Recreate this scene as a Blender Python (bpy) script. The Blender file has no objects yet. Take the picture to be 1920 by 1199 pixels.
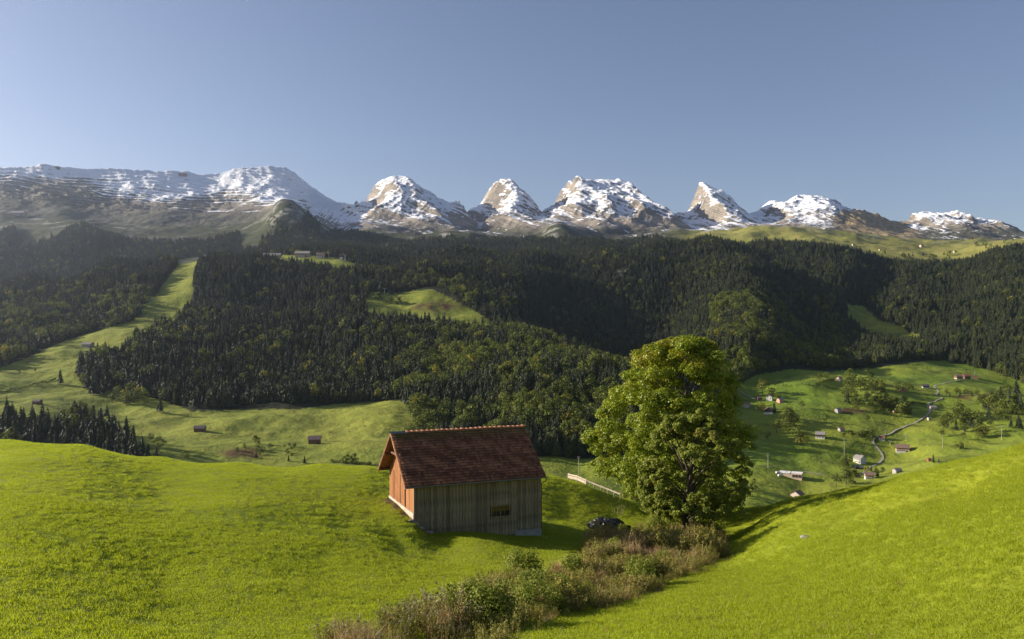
import bpy, bmesh, math, random
import numpy as np
from mathutils import Vector, Matrix
R = math.radians
rng = np.random.default_rng(7)
random.seed(7)
sc = bpy.context.scene
col = sc.collection

# ------------------------------------------------------------------ camera, world, sun, exposure
cam_d = bpy.data.cameras.new('camera')
cam = bpy.data.objects.new('camera', cam_d); col.objects.link(cam)
cam.location = (0, 0, 0); cam.rotation_euler = (R(90), 0, 0)
cam_d.sensor_width = 36.0; cam_d.lens = 36.0 * 1500 / 1920
cam_d.shift_y = 20.5 / 1920; cam_d.clip_end = 40000; cam_d.clip_start = 0.5
sc.camera = cam
SUN_EL, SUN_AZ = 19.0, -79.5            # azimuth clockwise from +Y (the view direction)
w = bpy.data.worlds.new('World'); sc.world = w; w.use_nodes = True
nt = w.node_tree; nt.nodes.clear()
sky = nt.nodes.new('ShaderNodeTexSky'); sky.sky_type = 'NISHITA'; sky.sun_disc = False
sky.sun_elevation = R(SUN_EL); sky.sun_rotation = R(SUN_AZ % 360); sky.altitude = 1100
sky.air_density = 1.0; sky.dust_density = 2.1; sky.ozone_density = 2.0
bg = nt.nodes.new('ShaderNodeBackground'); bg.inputs['Strength'].default_value = 0.068
wo = nt.nodes.new('ShaderNodeOutputWorld')
tint = nt.nodes.new('ShaderNodeMix'); tint.data_type = 'RGBA'; tint.blend_type = 'MULTIPLY'; tint.inputs[0].default_value = 1.0
tint.inputs[7].default_value = (1.09, 0.97, 0.99, 1)
nt.links.new(sky.outputs[0], tint.inputs[6]); hs = nt.nodes.new('ShaderNodeHueSaturation'); hs.inputs['Saturation'].default_value = 0.95
nt.links.new(tint.outputs[2], hs.inputs['Color']); nt.links.new(hs.outputs[0], bg.inputs[0]); nt.links.new(bg.outputs[0], wo.inputs[0])
sd = bpy.data.lights.new('sun', 'SUN'); sd.energy = 5.0; sd.angle = R(0.5); sd.color = (1.0, 0.90, 0.74)
sun = bpy.data.objects.new('sun', sd); col.objects.link(sun)
to_sun = Vector((math.sin(R(SUN_AZ)) * math.cos(R(SUN_EL)), math.cos(R(SUN_AZ)) * math.cos(R(SUN_EL)), math.sin(R(SUN_EL))))
sun.rotation_euler = to_sun.to_track_quat('Z', 'Y').to_euler()
sc.view_settings.view_transform = 'Standard'; sc.view_settings.look = 'None'
sc.view_settings.exposure = 0.96; sc.view_settings.gamma = 1.0; sc.view_settings.use_curve_mapping = False
sc.cycles.max_bounces = 6; sc.cycles.diffuse_bounces = 2; sc.cycles.glossy_bounces = 2
sc.cycles.transmission_bounces = 3; sc.cycles.volume_bounces = 1; sc.cycles.transparent_max_bounces = 6
sc.cycles.use_denoising = True

# ------------------------------------------------------------------ numpy helpers
def perlin(x, y, seed=0):
    r = np.random.default_rng(seed)
    p = r.permutation(512); g = r.uniform(0, 2 * np.pi, 512)
    xi = np.floor(x).astype(np.int64); yi = np.floor(y).astype(np.int64)
    xf = x - xi; yf = y - yi
    def grad(ix, iy, dx, dy):
        h = p[(p[ix & 511] + iy) & 511]; a = g[h]
        return np.cos(a) * dx + np.sin(a) * dy
    u = xf ** 3 * (xf * (xf * 6 - 15) + 10); v = yf ** 3 * (yf * (yf * 6 - 15) + 10)
    a = grad(xi, yi, xf, yf); b = grad(xi + 1, yi, xf - 1, yf)
    c = grad(xi, yi + 1, xf, yf - 1); d = grad(xi + 1, yi + 1, xf - 1, yf - 1)
    return ((a + (b - a) * u) * (1 - v) + (c + (d - c) * u) * v) * 1.5
def fbm(x, y, wl, octs=4, seed=0, gain=0.5):
    s = 0; a = 1.0
    for k in range(octs):
        s = s + a * perlin(x / wl + 13.7 * k, y / wl - 7.1 * k, seed + k); wl /= 2.03; a *= gain
    return s
def ridged(x, y, wl, octs=5, seed=0, gain=0.55):
    s = 0; a = 1.0; wgt = 1.0
    for k in range(octs):
        n = 1 - np.abs(perlin(x / wl + 3.3 * k, y / wl + 5.9 * k, seed + k)) * 1.6
        n = n * n * wgt; wgt = np.clip(n * 1.4, 0, 1)
        s = s + a * n; wl /= 2.07; a *= gain
    return s
def smooth(a, b, x):
    t = np.clip((x - a) / (b - a), 0, 1); return t * t * (3 - 2 * t)
def in_poly(px, py, poly):
    r = np.zeros(np.shape(px), bool); n = len(poly); j = n - 1
    for i in range(n):
        xi, yi = poly[i]; xj, yj = poly[j]
        c = ((yi > py) != (yj > py)) & (px < (xj - xi) * (py - yi) / ((yj - yi) or 1e-9) + xi)
        r ^= c; j = i
    return r

# ------------------------------------------------------------------ the terrain as one height function
# rows: (direction of sight column, sight row, distance) of surveyed ground points; z follows from them
CP = [
 # hillside under the camera and out of frame in front
 (-900,1500,8),(0,1500,8),(960,1500,8),(2000,1450,8),(2900,1400,8),(-900,1250,14),(2900,1150,11),
 # left field
 (-700,1150,20),(0,1199,19),(300,1199,21),(500,1199,22.5),(-700,950,35),(-700,850,60),(-700,780,90),
 (0,1080,26),(0,1000,33),(0,900,50),(0,850,64),(0,824,76),(150,835,76),(300,1100,30),(300,1000,40),(300,930,53),(300,880,68),(300,858,78),
 (450,868,78),(450,950,50),(600,1100,34),(600,1045,41),(600,1010,45),(620,958,54),(640,985,50.5),(600,900,66),(600,872,78),(700,876,77),(705,905,68),(722,931,62.5),(748,946,59.5),
 (690,972,54),(745,994,52.3),(774,988,54),(700,1012,48),(735,1016,50),(795,1012,53.5),(800,1004,55.5),(900,1006,56.3),(900,1030,51),(900,1100,38),(760,1100,36),(760,1150,30),(960,1012,57),(1013,1008,59),(1000,1050,50),
 (870,950,66),(800,920,72),(900,905,78),(1060,1008,60),(1060,985,66),(1050,966,73),(1040,925,82),(1020,890,90),(1080,905,91),(1130,925,92),(1180,940,94),(1120,952,81),(1100,985,70),(1150,985,74),(1200,968,84),
 # stream gully
 (640,1215,21.5),(800,1215,22.5),(900,1199,24),(1000,1165,28),(1100,1140,32),(1180,1115,37),(1250,1085,43),(1320,1060,50),(1360,1045,56),(1320,1015,64),(1285,1003,68),(1240,1010,64),(1150,1020,58),(1100,1040,52),
 (1160,1070,44),(1060,1090,40),(960,1120,33.5),(860,1150,29),(740,1190,24.5),(1330,985,80),(1290,975,86),(1250,970,90),(1320,970,94),
 # right slope
 (1000,1199,22.5),(1250,1199,20),(1500,1199,18),(1920,1199,14.5),(1150,1150,28.5),(1300,1120,32),(1400,1045,50),(1420,1080,40),(1380,1010,66),(1500,1012,47),(1500,1100,31),(1700,1100,25),(1920,1100,20),
 (1700,1000,36),(1920,1000,26),(1920,900,40),(1920,834,58),(1800,864,64),(1800,930,44),(1700,940,47),(1700,893,68),(1600,960,54),(1600,916,74),(1500,933,80),(1450,970,66),(1400,951,85),(1345,964,90),(1400,985,73),
 (2400,720,45),(2400,900,25),(2900,600,40),
 # the drop beyond the crests
 (-700,950,150),(0,940,120),(300,960,120),(600,985,120),(850,990,120),(1050,1000,125),(1250,1080,125),(1400,1080,120),(1600,1030,110),(1800,980,100),(1920,950,95),(2600,850,90),
 (-700,1080,260),(0,1080,230),(500,1110,230),(1000,1150,230),(1500,1150,230),(1920,1120,220),(2600,1050,220),
 (-700,1040,430),(0,1040,430),(500,1060,430),(1000,1100,430),(1500,1110,430),(1920,1080,430),(2600,1000,420),
 # left valley and slopes
 (-700,800,800),(0,900,680),(300,905,680),(600,902,680),(0,800,880),(0,760,1000),(0,720,1150),(0,695,1260),(-700,700,1200),(-700,600,1700),
 (100,800,880),(100,730,1120),(60,682,1350),(120,650,1480),(200,622,1640),(280,590,1820),(320,545,2080),(345,510,2280),(385,488,2450),
 (0,670,1500),(0,610,1900),(0,540,2500),(130,640,1600),(150,605,1850),(150,535,2350),(250,505,2450),(310,495,2600),(200,500,2600),(60,520,2650),
 (150,705,1240),(230,760,1080),(300,775,1040),(350,765,1100),(450,765,1140),(600,765,1150),(700,757,1150),(750,757,1120),
 (350,565,1950),(450,492,2450),(480,484,2600),(560,484,2560),(640,487,2560),(660,510,2400),(560,512,2300),(600,640,1650),(450,640,1600),(300,680,1350),(600,560,2000),(480,560,2000),(750,640,1560),(400,700,1340),
 (690,560,1900),(700,590,1780),(780,552,2000),(840,565,1960),(850,590,1830),(900,607,1760),(950,628,1640),(760,595,1760),
 (790,625,1620),(1000,655,1450),(1100,680,1300),(1170,705,1180),(1000,760,1010),(900,700,1250),(800,770,1040),(850,830,900),(1000,850,860),(1090,872,840),(1180,760,1000),
 (700,782,950),(740,770,990),(790,785,960),(650,825,850),(600,862,770),(450,835,840),(350,815,900),(300,855,770),(500,795,980),(740,850,790),(820,850,830),(560,785,1010),(420,790,990),
 # gully behind the spur, main hill
 (1000,590,2050),(980,530,2350),(1100,688,1850),(1180,656,2060),(1250,676,1880),(1270,592,2350),(1180,710,1450),
 (700,478,2850),(850,478,2850),(1000,477,2900),(1150,474,2950),(1230,462,3000),(1330,455,3000),(1420,474,2950),(1500,484,2850),(1600,501,2750),(1700,510,2750),(1800,510,2850),(1860,475,3000),(1920,465,3100),(2400,440,3300),
 (850,510,2550),(720,520,2400),
 (1390,502,2500),(1400,547,2150),(1420,612,1760),(1400,656,1460),(1330,650,1560),(1330,630,1750),(1340,560,2200),
 (1510,618,2250),(1560,668,1950),(1620,585,2480),(1640,648,2020),(1700,605,2250),(1760,640,1950),(1560,520,2600),(1800,560,2500),(1860,530,2550),(1900,590,2150),(1920,640,1850),(1840,620,2050),(2400,600,2100),
 # right valley
 (1380,740,1250),(1420,712,1380),(1500,702,1430),(1580,705,1430),(1640,700,1500),(1700,695,1540),(1770,688,1620),(1840,700,1560),(1920,720,1480),(2400,700,1500),
 (1450,745,1230),(1520,735,1240),(1600,755,1190),(1640,728,1260),(1700,745,1220),(1780,725,1330),(1850,740,1260),(1920,760,1180),
 (1400,780,1120),(1450,800,1060),(1520,790,1090),(1560,820,1020),(1620,810,1040),(1700,800,1080),(1790,790,1090),(1860,800,1030),(1920,800,1010),
 (1420,850,920),(1480,885,860),(1540,870,900),(1612,868,920),(1660,850,960),(1700,845,970),(1780,840,950),(1850,840,930),(1500,925,790),(1430,930,750),(1400,950,700),(1560,940,740),(1650,910,800),(1750,880,820),(1920,860,800),(2400,820,800),
 (1300,900,830),(1300,800,1040),(1280,760,1150),(1200,870,860),
 # foothills
 (-700,470,4000),(0,500,3500),(100,480,3700),(200,470,3900),(300,470,3900),(0,560,3000),(100,560,3000),(200,520,3100),(320,515,3000),(450,500,3000),(-700,400,5000),(0,405,4950),(100,408,4900),(180,425,4700),(60,450,4300),(130,440,4200),(170,432,4250),(250,450,4300),(300,430,4800),(400,425,5000),(460,440,4400),(480,455,3900),(470,420,4800),
 (540,378,4650),(515,383,4650),(560,388,4660),(500,415,4700),(585,415,4700),(535,425,4300),(600,445,4500),(540,455,3800),(700,455,4500),(750,450,4700),(700,425,5100),(850,437,5000),(850,455,4300),(1000,442,5000),(1000,460,4300),(1050,420,5000),(1080,440,4900),(1200,450,4700),(1250,440,4900),(1100,462,4000),
 (800,500,3300),(1000,500,3350),(1200,495,3400),(1350,480,3450),
 (1350,440,4500),(1400,432,4600),(1500,432,4500),(1600,440,4400),(1660,455,4300),(1450,452,3900),(1550,465,3500),(1620,478,3300),(1700,468,4000),(1750,482,3500),(1800,470,3900),(1850,462,4100),(1900,452,4200),(1700,505,3000),(2400,420,4300),
 # the plateau the peaks stand on and the far side
 (-1000,400,5600),(0,400,5600),(300,405,5600),(480,410,5500),(640,430,5500),(900,440,5500),(1200,442,5500),(1500,430,5400),(1800,450,5300),(1920,452,5300),(2700,450,5300),
 (-1000,420,6500),(0,415,6500),(500,418,6500),(960,428,6500),(1400,428,6500),(1920,448,6500),(2700,450,6500),
 (-1000,470,8200),(0,470,8200),(960,480,8200),(1920,490,8200),(2700,490,8200),
]
CPa = np.array(CP, float)
U0 = (CPa[:, 0] - 960) / 1500; V0 = np.log(CPa[:, 2]) * 0.27; F0 = (620 - CPa[:, 1]) / 1500
def kern(du, dv): return np.sqrt(du * du + dv * dv + 0.010 ** 2)
n = len(CP)
A = np.zeros((n + 3, n + 3)); A[:n, :n] = kern(U0[:, None] - U0, V0[:, None] - V0) - np.eye(n) * 0.002
A[:n, n] = 1; A[:n, n + 1] = U0; A[:n, n + 2] = V0; A[n:, :n] = A[:n, n:].T
W = np.linalg.solve(A, np.concatenate([F0, np.zeros(3)]))
def zbase(x, y):
    x = np.asarray(x, float); y = np.maximum(np.asarray(y, float), 5.0)
    sh = x.shape; x = x.ravel(); y = y.ravel()
    u = x / y; v = np.log(y) * 0.27
    f = W[n] + W[n + 1] * u + W[n + 2] * v
    out = np.empty_like(f)
    for i in range(0, len(f), 60000):
        s = slice(i, i + 60000)
        out[s] = f[s] + kern(u[s, None] - U0, v[s, None] - V0) @ W[:n]
    return (out * y).reshape(sh)
# skyline of the range (column, row) as seen from here, at its true distance
SKY = [(-900,330),(-300,322),(0,316),(60,311),(140,307),(240,307),(300,314),(345,317),(380,323),(400,319),(430,313),(470,310),(510,310),(535,315),(560,330),(580,345),(600,361),(620,373),(640,382),(660,387),(682,383),(690,368),(700,350),(715,337),(740,334),(760,336),(780,345),(795,352),(808,358),(811,370),(825,388),(840,403),(852,411),(870,410),(876,403),(879,396),(890,391),(900,386),(908,372),(917,358),(925,346),(935,338),(950,342),(960,353),(975,366),(983,378),(988,392),(997,403),(1005,402),(1020,392),(1037,388),(1042,378),(1052,358),(1060,348),(1066,334),(1090,335),(1110,333),(1130,334),(1150,341),(1170,343),(1180,350),(1195,370),(1210,388),(1219,405),(1240,406),(1275,403),(1290,395),(1299,378),(1307,358),(1311,345),(1319,346),(1335,356),(1360,374),(1378,392),(1386,404),(1400,405),(1420,400),(1430,388),(1443,377),(1452,380),(1465,382),(1478,378),(1490,369),(1505,363),(1515,361),(1535,366),(1560,378),(1590,393),(1620,403),(1650,413),(1690,415),(1702,414),(1708,402),(1725,393),(1745,391),(1760,397),(1790,408),(1808,418),(1814,413),(1825,411),(1840,415),(1870,424),(1895,431),(1903,441),(1930,444),(2050,452),(2400,440),(2800,445)]
SK = np.array(SKY, float); Y0 = 6500.0
sx = np.arange(-9000, 9000, 8.0)
spx = 960 + 1500 * sx / Y0
S = (620 - np.interp(spx, SK[:, 0], SK[:, 1])) / 1500 * Y0
S = S + fbm(sx, sx * 0, 70, 3, 91) * 6
P0 = np.maximum(S - zbase(sx, sx * 0 + Y0), 10)
def blur(a, s):
    k = int(max(2, 3 * s / 8)); t = np.arange(-k, k + 1) * 8.0
    kk = np.exp(-t * t / (2 * s * s)); kk /= kk.sum()
    return np.convolve(np.pad(a, k, mode='edge'), kk, 'valid')
SIG = [0, 14, 28, 48, 78, 125, 195, 290]
STK = np.array([P0 if s == 0 else blur(P0, s) for s in SIG])
def peaks(x, y):
    u = x / y * Y0
    Yr = Y0 - 0.28 * np.clip(-u - 1600, 0, 3200)
    dy = Yr - y
    t = np.clip(dy / np.minimum(1350.0, Yr - 5025), 0, 1.2)
    tb = np.clip(-dy / 900.0, 0, 1)
    left = smooth(-1200, -1700, u)
    sh = (330 * t ** 0.9) * (1 - 0.75 * left)
    wob = fbm(x, y, 600, 2, 55) * 140 * smooth(0.05, 0.5, t)
    q = u - sh + wob * (1 - left)
    lev = np.clip(t * (4.6 + 2.9 * left), 0, 6.99); li = lev.astype(int); lf = lev - li
    g = ((q + 9000) / 8.0); gi = np.clip(g.astype(int), 0, len(sx) - 2); gf = g - gi
    def smp(l): return STK[l, gi] * (1 - gf) + STK[l, gi + 1] * gf
    p = smp(li) * (1 - lf) + smp(li + 1) * lf
    G = np.where(t < 1, (1 - smooth(0.02, 1.0, t) ** 1.0) * (1 - 0.15 * t), 0) * (1 - tb) ** 1.5
    G = np.where(left > 0, G * (1 - left) + left * np.where(t < 1, (1 - t ** 0.8) ** 1.15 * (1 - tb), 0), G)
    return (p * Yr / Y0 - 62 * (Y0 - Yr) / 900) * G, t, left, u
MEADOWS = [
 [(-60,712),(0,690),(60,668),(120,640),(180,622),(250,600),(262,590),(268,568),(300,540),(328,505),(335,487),(400,480),(415,483),(375,492),(362,522),(362,552),(350,582),(325,606),(290,622),(258,640),(222,664),(180,674),(140,690),(150,715),(175,738),(215,728),(280,742),(330,760),(360,772),(450,768),(560,768),(640,757),(700,752),(750,752),(768,765),(785,800),(812,812),(830,950),(320,950),(250,850),(190,802),(130,800),(60,792),(-60,785)],
 [(478,486),(500,479),(530,478),(600,480),(640,484),(668,497),(672,515),(640,520),(610,507),(560,500),(530,499),(500,491)],
 [(683,552),(700,545),(735,549),(770,545),(810,543),(845,560),(875,575),(905,592),(945,612),(975,627),(940,630),(880,614),(820,604),(760,596),(700,594),(683,582)],
 [(1375,745),(1385,722),(1420,703),(1480,693),(1560,697),(1640,690),(1700,682),(1760,674),(1810,682),(1860,694),(1920,716),(2300,760),(2300,1600),(985,1600),(985,882),(1080,880),(1150,862),(1250,830),(1330,780)],
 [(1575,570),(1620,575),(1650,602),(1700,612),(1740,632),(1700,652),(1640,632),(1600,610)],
 [(455,432),(480,428),(484,450),(480,466),(455,466),(452,448)],
 [(430,484),(470,480),(478,487),(440,492)],
]
FAR_FOREST = [
 [(-700,500),(0,478),(50,462),(110,440),(130,424),(165,423),(200,440),(300,455),(380,452),(450,440),(452,470),(484,470),(490,445),(520,440),(600,438),(640,430),(700,440),(760,462),(820,458),(820,600),(-700,640)],
 [(760,452),(850,446),(900,452),(980,448),(1090,450),(1180,452),(1280,456),(1340,470),(1340,600),(760,600)],
 [(-700,420),(0,440),(25,425),(45,455),(10,480),(-700,490)],
 [(505,405),(520,420),(515,440),(560,440),(600,440),(600,425),(575,400),(565,415),(545,430)],
]
def project(x, y, z): return 960 + 1500 * x / y, 620 - 1500 * z / y
def forest_mask(px, py, y):
    m = (y > np.where(px < 345, 560, 850)) & (y < 3150)
    inm = np.zeros(px.shape, bool)
    for p in MEADOWS: inm |= in_poly(px, py, p)
    m &= ~inm
    far = np.zeros(px.shape, bool)
    for p in FAR_FOREST: far |= in_poly(px, py, p)
    far &= (y >= 2900) & (y < 5000) & ~inm
    m |= far
    m |= (y >= 3000) & (y < 3350) & (px < 1560) & ~inm & (py > 455)
    return m
def Z(x, y, full=True):
    x = np.asarray(x, float); y = np.asarray(y, float)
    z = zbase(x, y)
    far = smooth(500, 1000, y)
    near = 1 - smooth(140, 300, y)
    px = 960 + 1500 * x / np.maximum(y, 5)
    z = z + near * (fbm(x, y, 9, 3, 1) * 0.10 * smooth(10, 30, y)) 
    z = z + far * (fbm(x, y, 90, 4, 11, 0.55) * 3.4)
    z = z + smooth(600, 900, y) * smooth(2000, 1500, y) * fbm(x, y, 210, 2, 15) * 8
    z = z + smooth(1300, 2000, y) * fbm(x, y, 420, 3, 21) * (24 - 16 * smooth(2150, 2400, y) * smooth(760, 680, px))
    z = z + smooth(3000, 4000, y) * fbm(x, y, 240, 4, 31) * 12
    if full and np.any(y > 4950):
        p, t, left, u = peaks(x, y)
        m = smooth(10, 160, p) * smooth(-0.03, 0.12, t) + 0.12 * smooth(10, 160, p)
        rg = ridged(x + 0.4 * y, y * 0.75, 430, 5, 41) - 0.75
        rg2 = ridged(x * 1.0, y * 1.0, 90, 4, 47) - 0.7
        z2 = z + p + m * (rg * 34 * (1 - 0.75 * left) + rg2 * 7 * (1 - 0.8 * left))
        per = 40 - 6 * left
        tilt = 0.05 * u * left + 0.50 * u * (1 - left)
        q = (z2 + tilt + fbm(x, y, 600, 3, 61) * 34 + fbm(x, y, 130, 2, 63) * 9 + 0.08 * (y - 6500)) / per
        fr = q - np.floor(q)
        ter = (smooth(0.60, 0.96, fr) - fr) * per
        z2 = z2 + ter * m * (0.30 + 0.34 * left * np.clip(0.75 + 1.1 * fbm(x, y, 380, 3, 65), 0.15, 1.2))
        z = np.where(y > 4950, z2, z)
    return z

# ------------------------------------------------------------------ mesh helpers
def np_mesh(name, verts, faces, smooth_shade=True):
    me = bpy.data.meshes.new(name)
    faces = np.asarray(faces, np.int32); k = faces.shape[1]
    me.vertices.add(len(verts)); me.vertices.foreach_set('co', np.asarray(verts, np.float32).ravel())
    me.loops.add(faces.size); me.loops.foreach_set('vertex_index', faces.ravel())
    me.polygons.add(len(faces)); me.polygons.foreach_set('loop_start', np.arange(0, faces.size, k, dtype=np.int32))
    me.polygons.foreach_set('loop_total', np.full(len(faces), k, np.int32))
    me.update(calc_edges=True)
    me.polygons.foreach_set('use_smooth', np.full(len(faces), smooth_shade, bool))
    return me
def attr(me, name, data, typ='FLOAT', dom='POINT'):
    a = me.attributes.new(name, typ, dom)
    a.data.foreach_set('vector' if typ == 'FLOAT_VECTOR' else 'value', np.asarray(data, np.float32 if typ != 'INT' else np.int32).ravel())
def link(name, me, mats=(), parent=None, loc=None, rot=None):
    o = bpy.data.objects.new(name, me); col.objects.link(o)
    if me is not None and not me.materials:
        for m in (mats if isinstance(mats, (list, tuple)) else [mats]): me.materials.append(m)
    if parent: o.parent = parent
    if loc is not None: o.location = loc
    if rot is not None: o.rotation_euler = rot
    return o
def tag(o, label=None, cat=None, group=None, kind=None):
    if label: o['label'] = label
    if cat: o['category'] = cat
    if group: o['group'] = group
    if kind: o['kind'] = kind
    return o
def empty(name, loc, rz=0, **k):
    o = bpy.data.objects.new(name, None); col.objects.link(o); o.location = loc; o.rotation_euler = (0, 0, rz)
    o.empty_display_size = 0.5
    return tag(o, **k)
def grid_faces(nr, nc):
    i = np.arange(nr - 1)[:, None] * nc + np.arange(nc - 1)[None, :]
    i = i.ravel(); return np.stack([i, i + 1, i + nc + 1, i + nc], 1)
class MB:
    """collects boxes / tubes / prisms into one mesh"""
    def __init__(s): s.v = []; s.f = []; s.m = []
    def add(s, vs, fs, mi=0):
        b = len(s.v); s.v += [tuple(v) for v in vs]; s.f += [tuple(b + i for i in f) for f in fs]; s.m += [mi] * len(fs); return s
    def box(s, x0, x1, y0, y1, z0, z1, mi=0):
        return s.add([(x0,y0,z0),(x1,y0,z0),(x1,y1,z0),(x0,y1,z0),(x0,y0,z1),(x1,y0,z1),(x1,y1,z1),(x0,y1,z1)],
                     [(0,3,2,1),(4,5,6,7),(0,1,5,4),(1,2,6,5),(2,3,7,6),(3,0,4,7)], mi)
    def tube(s, p0, p1, r0, r1=None, n=7, mi=0, caps=True):
        r1 = r0 if r1 is None else r1
        p0 = Vector(p0); p1 = Vector(p1); d = (p1 - p0).normalized()
        a = d.orthogonal().normalized(); b = d.cross(a)
        vs = []
        for p, r in ((p0, r0), (p1, r1)):
            for k in range(n):
                t = 2 * math.pi * k / n; vs.append(p + a * (r * math.cos(t)) + b * (r * math.sin(t)))
        fs = [(k, (k + 1) % n, n + (k + 1) % n, n + k) for k in range(n)]
        if caps: fs += [tuple(range(n - 1, -1, -1)), tuple(range(n, 2 * n))]
        return s.add(vs, fs, mi)
    def path(s, pts, rs, n=7, mi=0):
        pts = [Vector(p) for p in pts]; vs = []; a = None
        for i, p in enumerate(pts):
            d = (pts[min(i + 1, len(pts) - 1)] - pts[max(i - 1, 0)]).normalized()
            if a is None: a = d.orthogonal().normalized()
            a = (a - d * a.dot(d)).normalized(); b = d.cross(a)
            for k in range(n):
                t = 2 * math.pi * k / n; vs.append(p + a * (rs[i] * math.cos(t)) + b * (rs[i] * math.sin(t)))
        fs = []
        for i in range(len(pts) - 1):
            for k in range(n): fs.append((i * n + k, i * n + (k + 1) % n, (i + 1) * n + (k + 1) % n, (i + 1) * n + k))
        fs += [tuple(range(n - 1, -1, -1)), tuple(range((len(pts) - 1) * n, len(pts) * n))]
        return s.add(vs, fs, mi)
    def mesh(s, name, mats=None, smooth_shade=False):
        me = bpy.data.meshes.new(name); me.from_pydata(s.v, [], s.f); me.update()
        me.polygons.foreach_set('material_index', np.array(s.m, np.int32))
        me.polygons.foreach_set('use_smooth', np.full(len(s.f), smooth_shade, bool))
        for m in (mats or []): me.materials.append(m)
        return me
    def build(s, name, mat, parent=None, loc=None, rot=None, smooth_shade=False):
        return link(name, s.mesh(name, mat if isinstance(mat, (list, tuple)) else [mat], smooth_shade), (), parent, loc, rot)

# ------------------------------------------------------------------ material helpers
class NT:
    def __init__(s, name):
        s.m = bpy.data.materials.new(name); s.m.use_nodes = True; s.t = s.m.node_tree; s.t.nodes.clear()
        s.out = s.t.nodes.new('ShaderNodeOutputMaterial')
    def n(s, typ, **kw):
        nd = s.t.nodes.new('ShaderNode' + typ)
        for k, v in kw.items():
            if k.startswith('i_'):
                key = k[2:]; key = int(key) if key.isdigit() else key
                s.set(nd.inputs[key], v)
            else: setattr(nd, k, v)
        return nd
    def set(s, sock, v):
        if hasattr(v, 'bl_rna') and hasattr(v, 'is_output') : s.t.links.new(v, sock)
        else:
            if isinstance(v, (tuple, list)) and len(v) == 3 and sock.type == 'RGBA': v = (*v, 1)
            sock.default_value = v
    def math(s, op, a, b=0.0, c=0.0, clamp=False):
        nd = s.t.nodes.new('ShaderNodeMath'); nd.operation = op; nd.use_clamp = clamp
        s.set(nd.inputs[0], a); s.set(nd.inputs[1], b); s.set(nd.inputs[2], c); return nd.outputs[0]
    def mix(s, f, a, b):
        nd = s.t.nodes.new('ShaderNodeMix'); nd.data_type = 'RGBA'
        s.set(nd.inputs[0], f); s.set(nd.inputs[6], a); s.set(nd.inputs[7], b); return nd.outputs[2]
    def rng(s, v, a, b, c=0.0, d=1.0, sm=True):
        nd = s.t.nodes.new('ShaderNodeMapRange'); nd.interpolation_type = 'SMOOTHSTEP' if sm else 'LINEAR'
        for i, q in enumerate((v, a, b, c, d)): s.set(nd.inputs[i], q)
        return nd.outputs[0]
    def noise(s, scale, detail=4.0, vec=None, rough=0.55, dist=0.0, col=False):
        nd = s.n('TexNoise', i_Scale=scale, i_Detail=detail, i_Roughness=rough, i_Distortion=dist)
        if vec is not None: s.set(nd.inputs['Vector'], vec)
        return nd.outputs['Color' if col else 'Fac']
    def pos(s, sc=(1, 1, 1), rot=(0, 0, 0)):
        g = s.n('NewGeometry'); mp = s.n('Mapping', i_Vector=g.outputs['Position'], i_Scale=sc, i_Rotation=rot); return mp.outputs[0]
    def obj(s, sc=(1, 1, 1)):
        g = s.n('TexCoord'); mp = s.n('Mapping', i_Vector=g.outputs['Object'], i_Scale=sc); return mp.outputs[0]
    def attr(s, name): return s.n('Attribute', attribute_name=name).outputs['Fac']
    def bump(s, h, strength, dist):
        return s.n('Bump', i_Height=h, i_Strength=strength, i_Distance=dist).outputs[0]
    def principled(s, colr, rough=0.8, normal=None, spec=0.3, **kw):
        b = s.n('BsdfPrincipled'); s.set(b.inputs['Base Color'], colr); s.set(b.inputs['Roughness'], rough)
        b.inputs['Specular IOR Level'].default_value = spec
        for k, v in kw.items(): s.set(b.inputs[k.replace('_', ' ')], v)
        if normal is not None: s.set(b.inputs['Normal'], normal)
        s.t.links.new(b.outputs[0], s.out.inputs[0]); return s.m
    def leafy(s, colr, trans=0.35, tcol=None, rough=0.6, spec=0.25):
        b = s.n('BsdfPrincipled'); s.set(b.inputs['Base Color'], colr); s.set(b.inputs['Roughness'], rough)
        b.inputs['Specular IOR Level'].default_value = spec
        t = s.n('BsdfTranslucent'); s.set(t.inputs[0], tcol if tcol is not None else colr)
        mx = s.n('MixShader'); mx.inputs[0].default_value = trans
        s.t.links.new(b.outputs[0], mx.inputs[1]); s.t.links.new(t.outputs[0], mx.inputs[2]); s.t.links.new(mx.outputs[0], s.out.inputs[0])
        return s.m
def simple(name, c, rough=0.8, var=0.25, scale=3.0, spec=0.3, metallic=0.0):
    t = NT(name); nz = t.noise(scale, 5, t.obj())
    cc = t.mix(t.rng(nz, 0.3, 0.7), tuple(x * (1 - var) for x in c), tuple(min(1, x * (1 + var)) for x in c))
    return t.principled(cc, rough, t.bump(nz, 0.25, 0.02), spec, Metallic=metallic)

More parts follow.
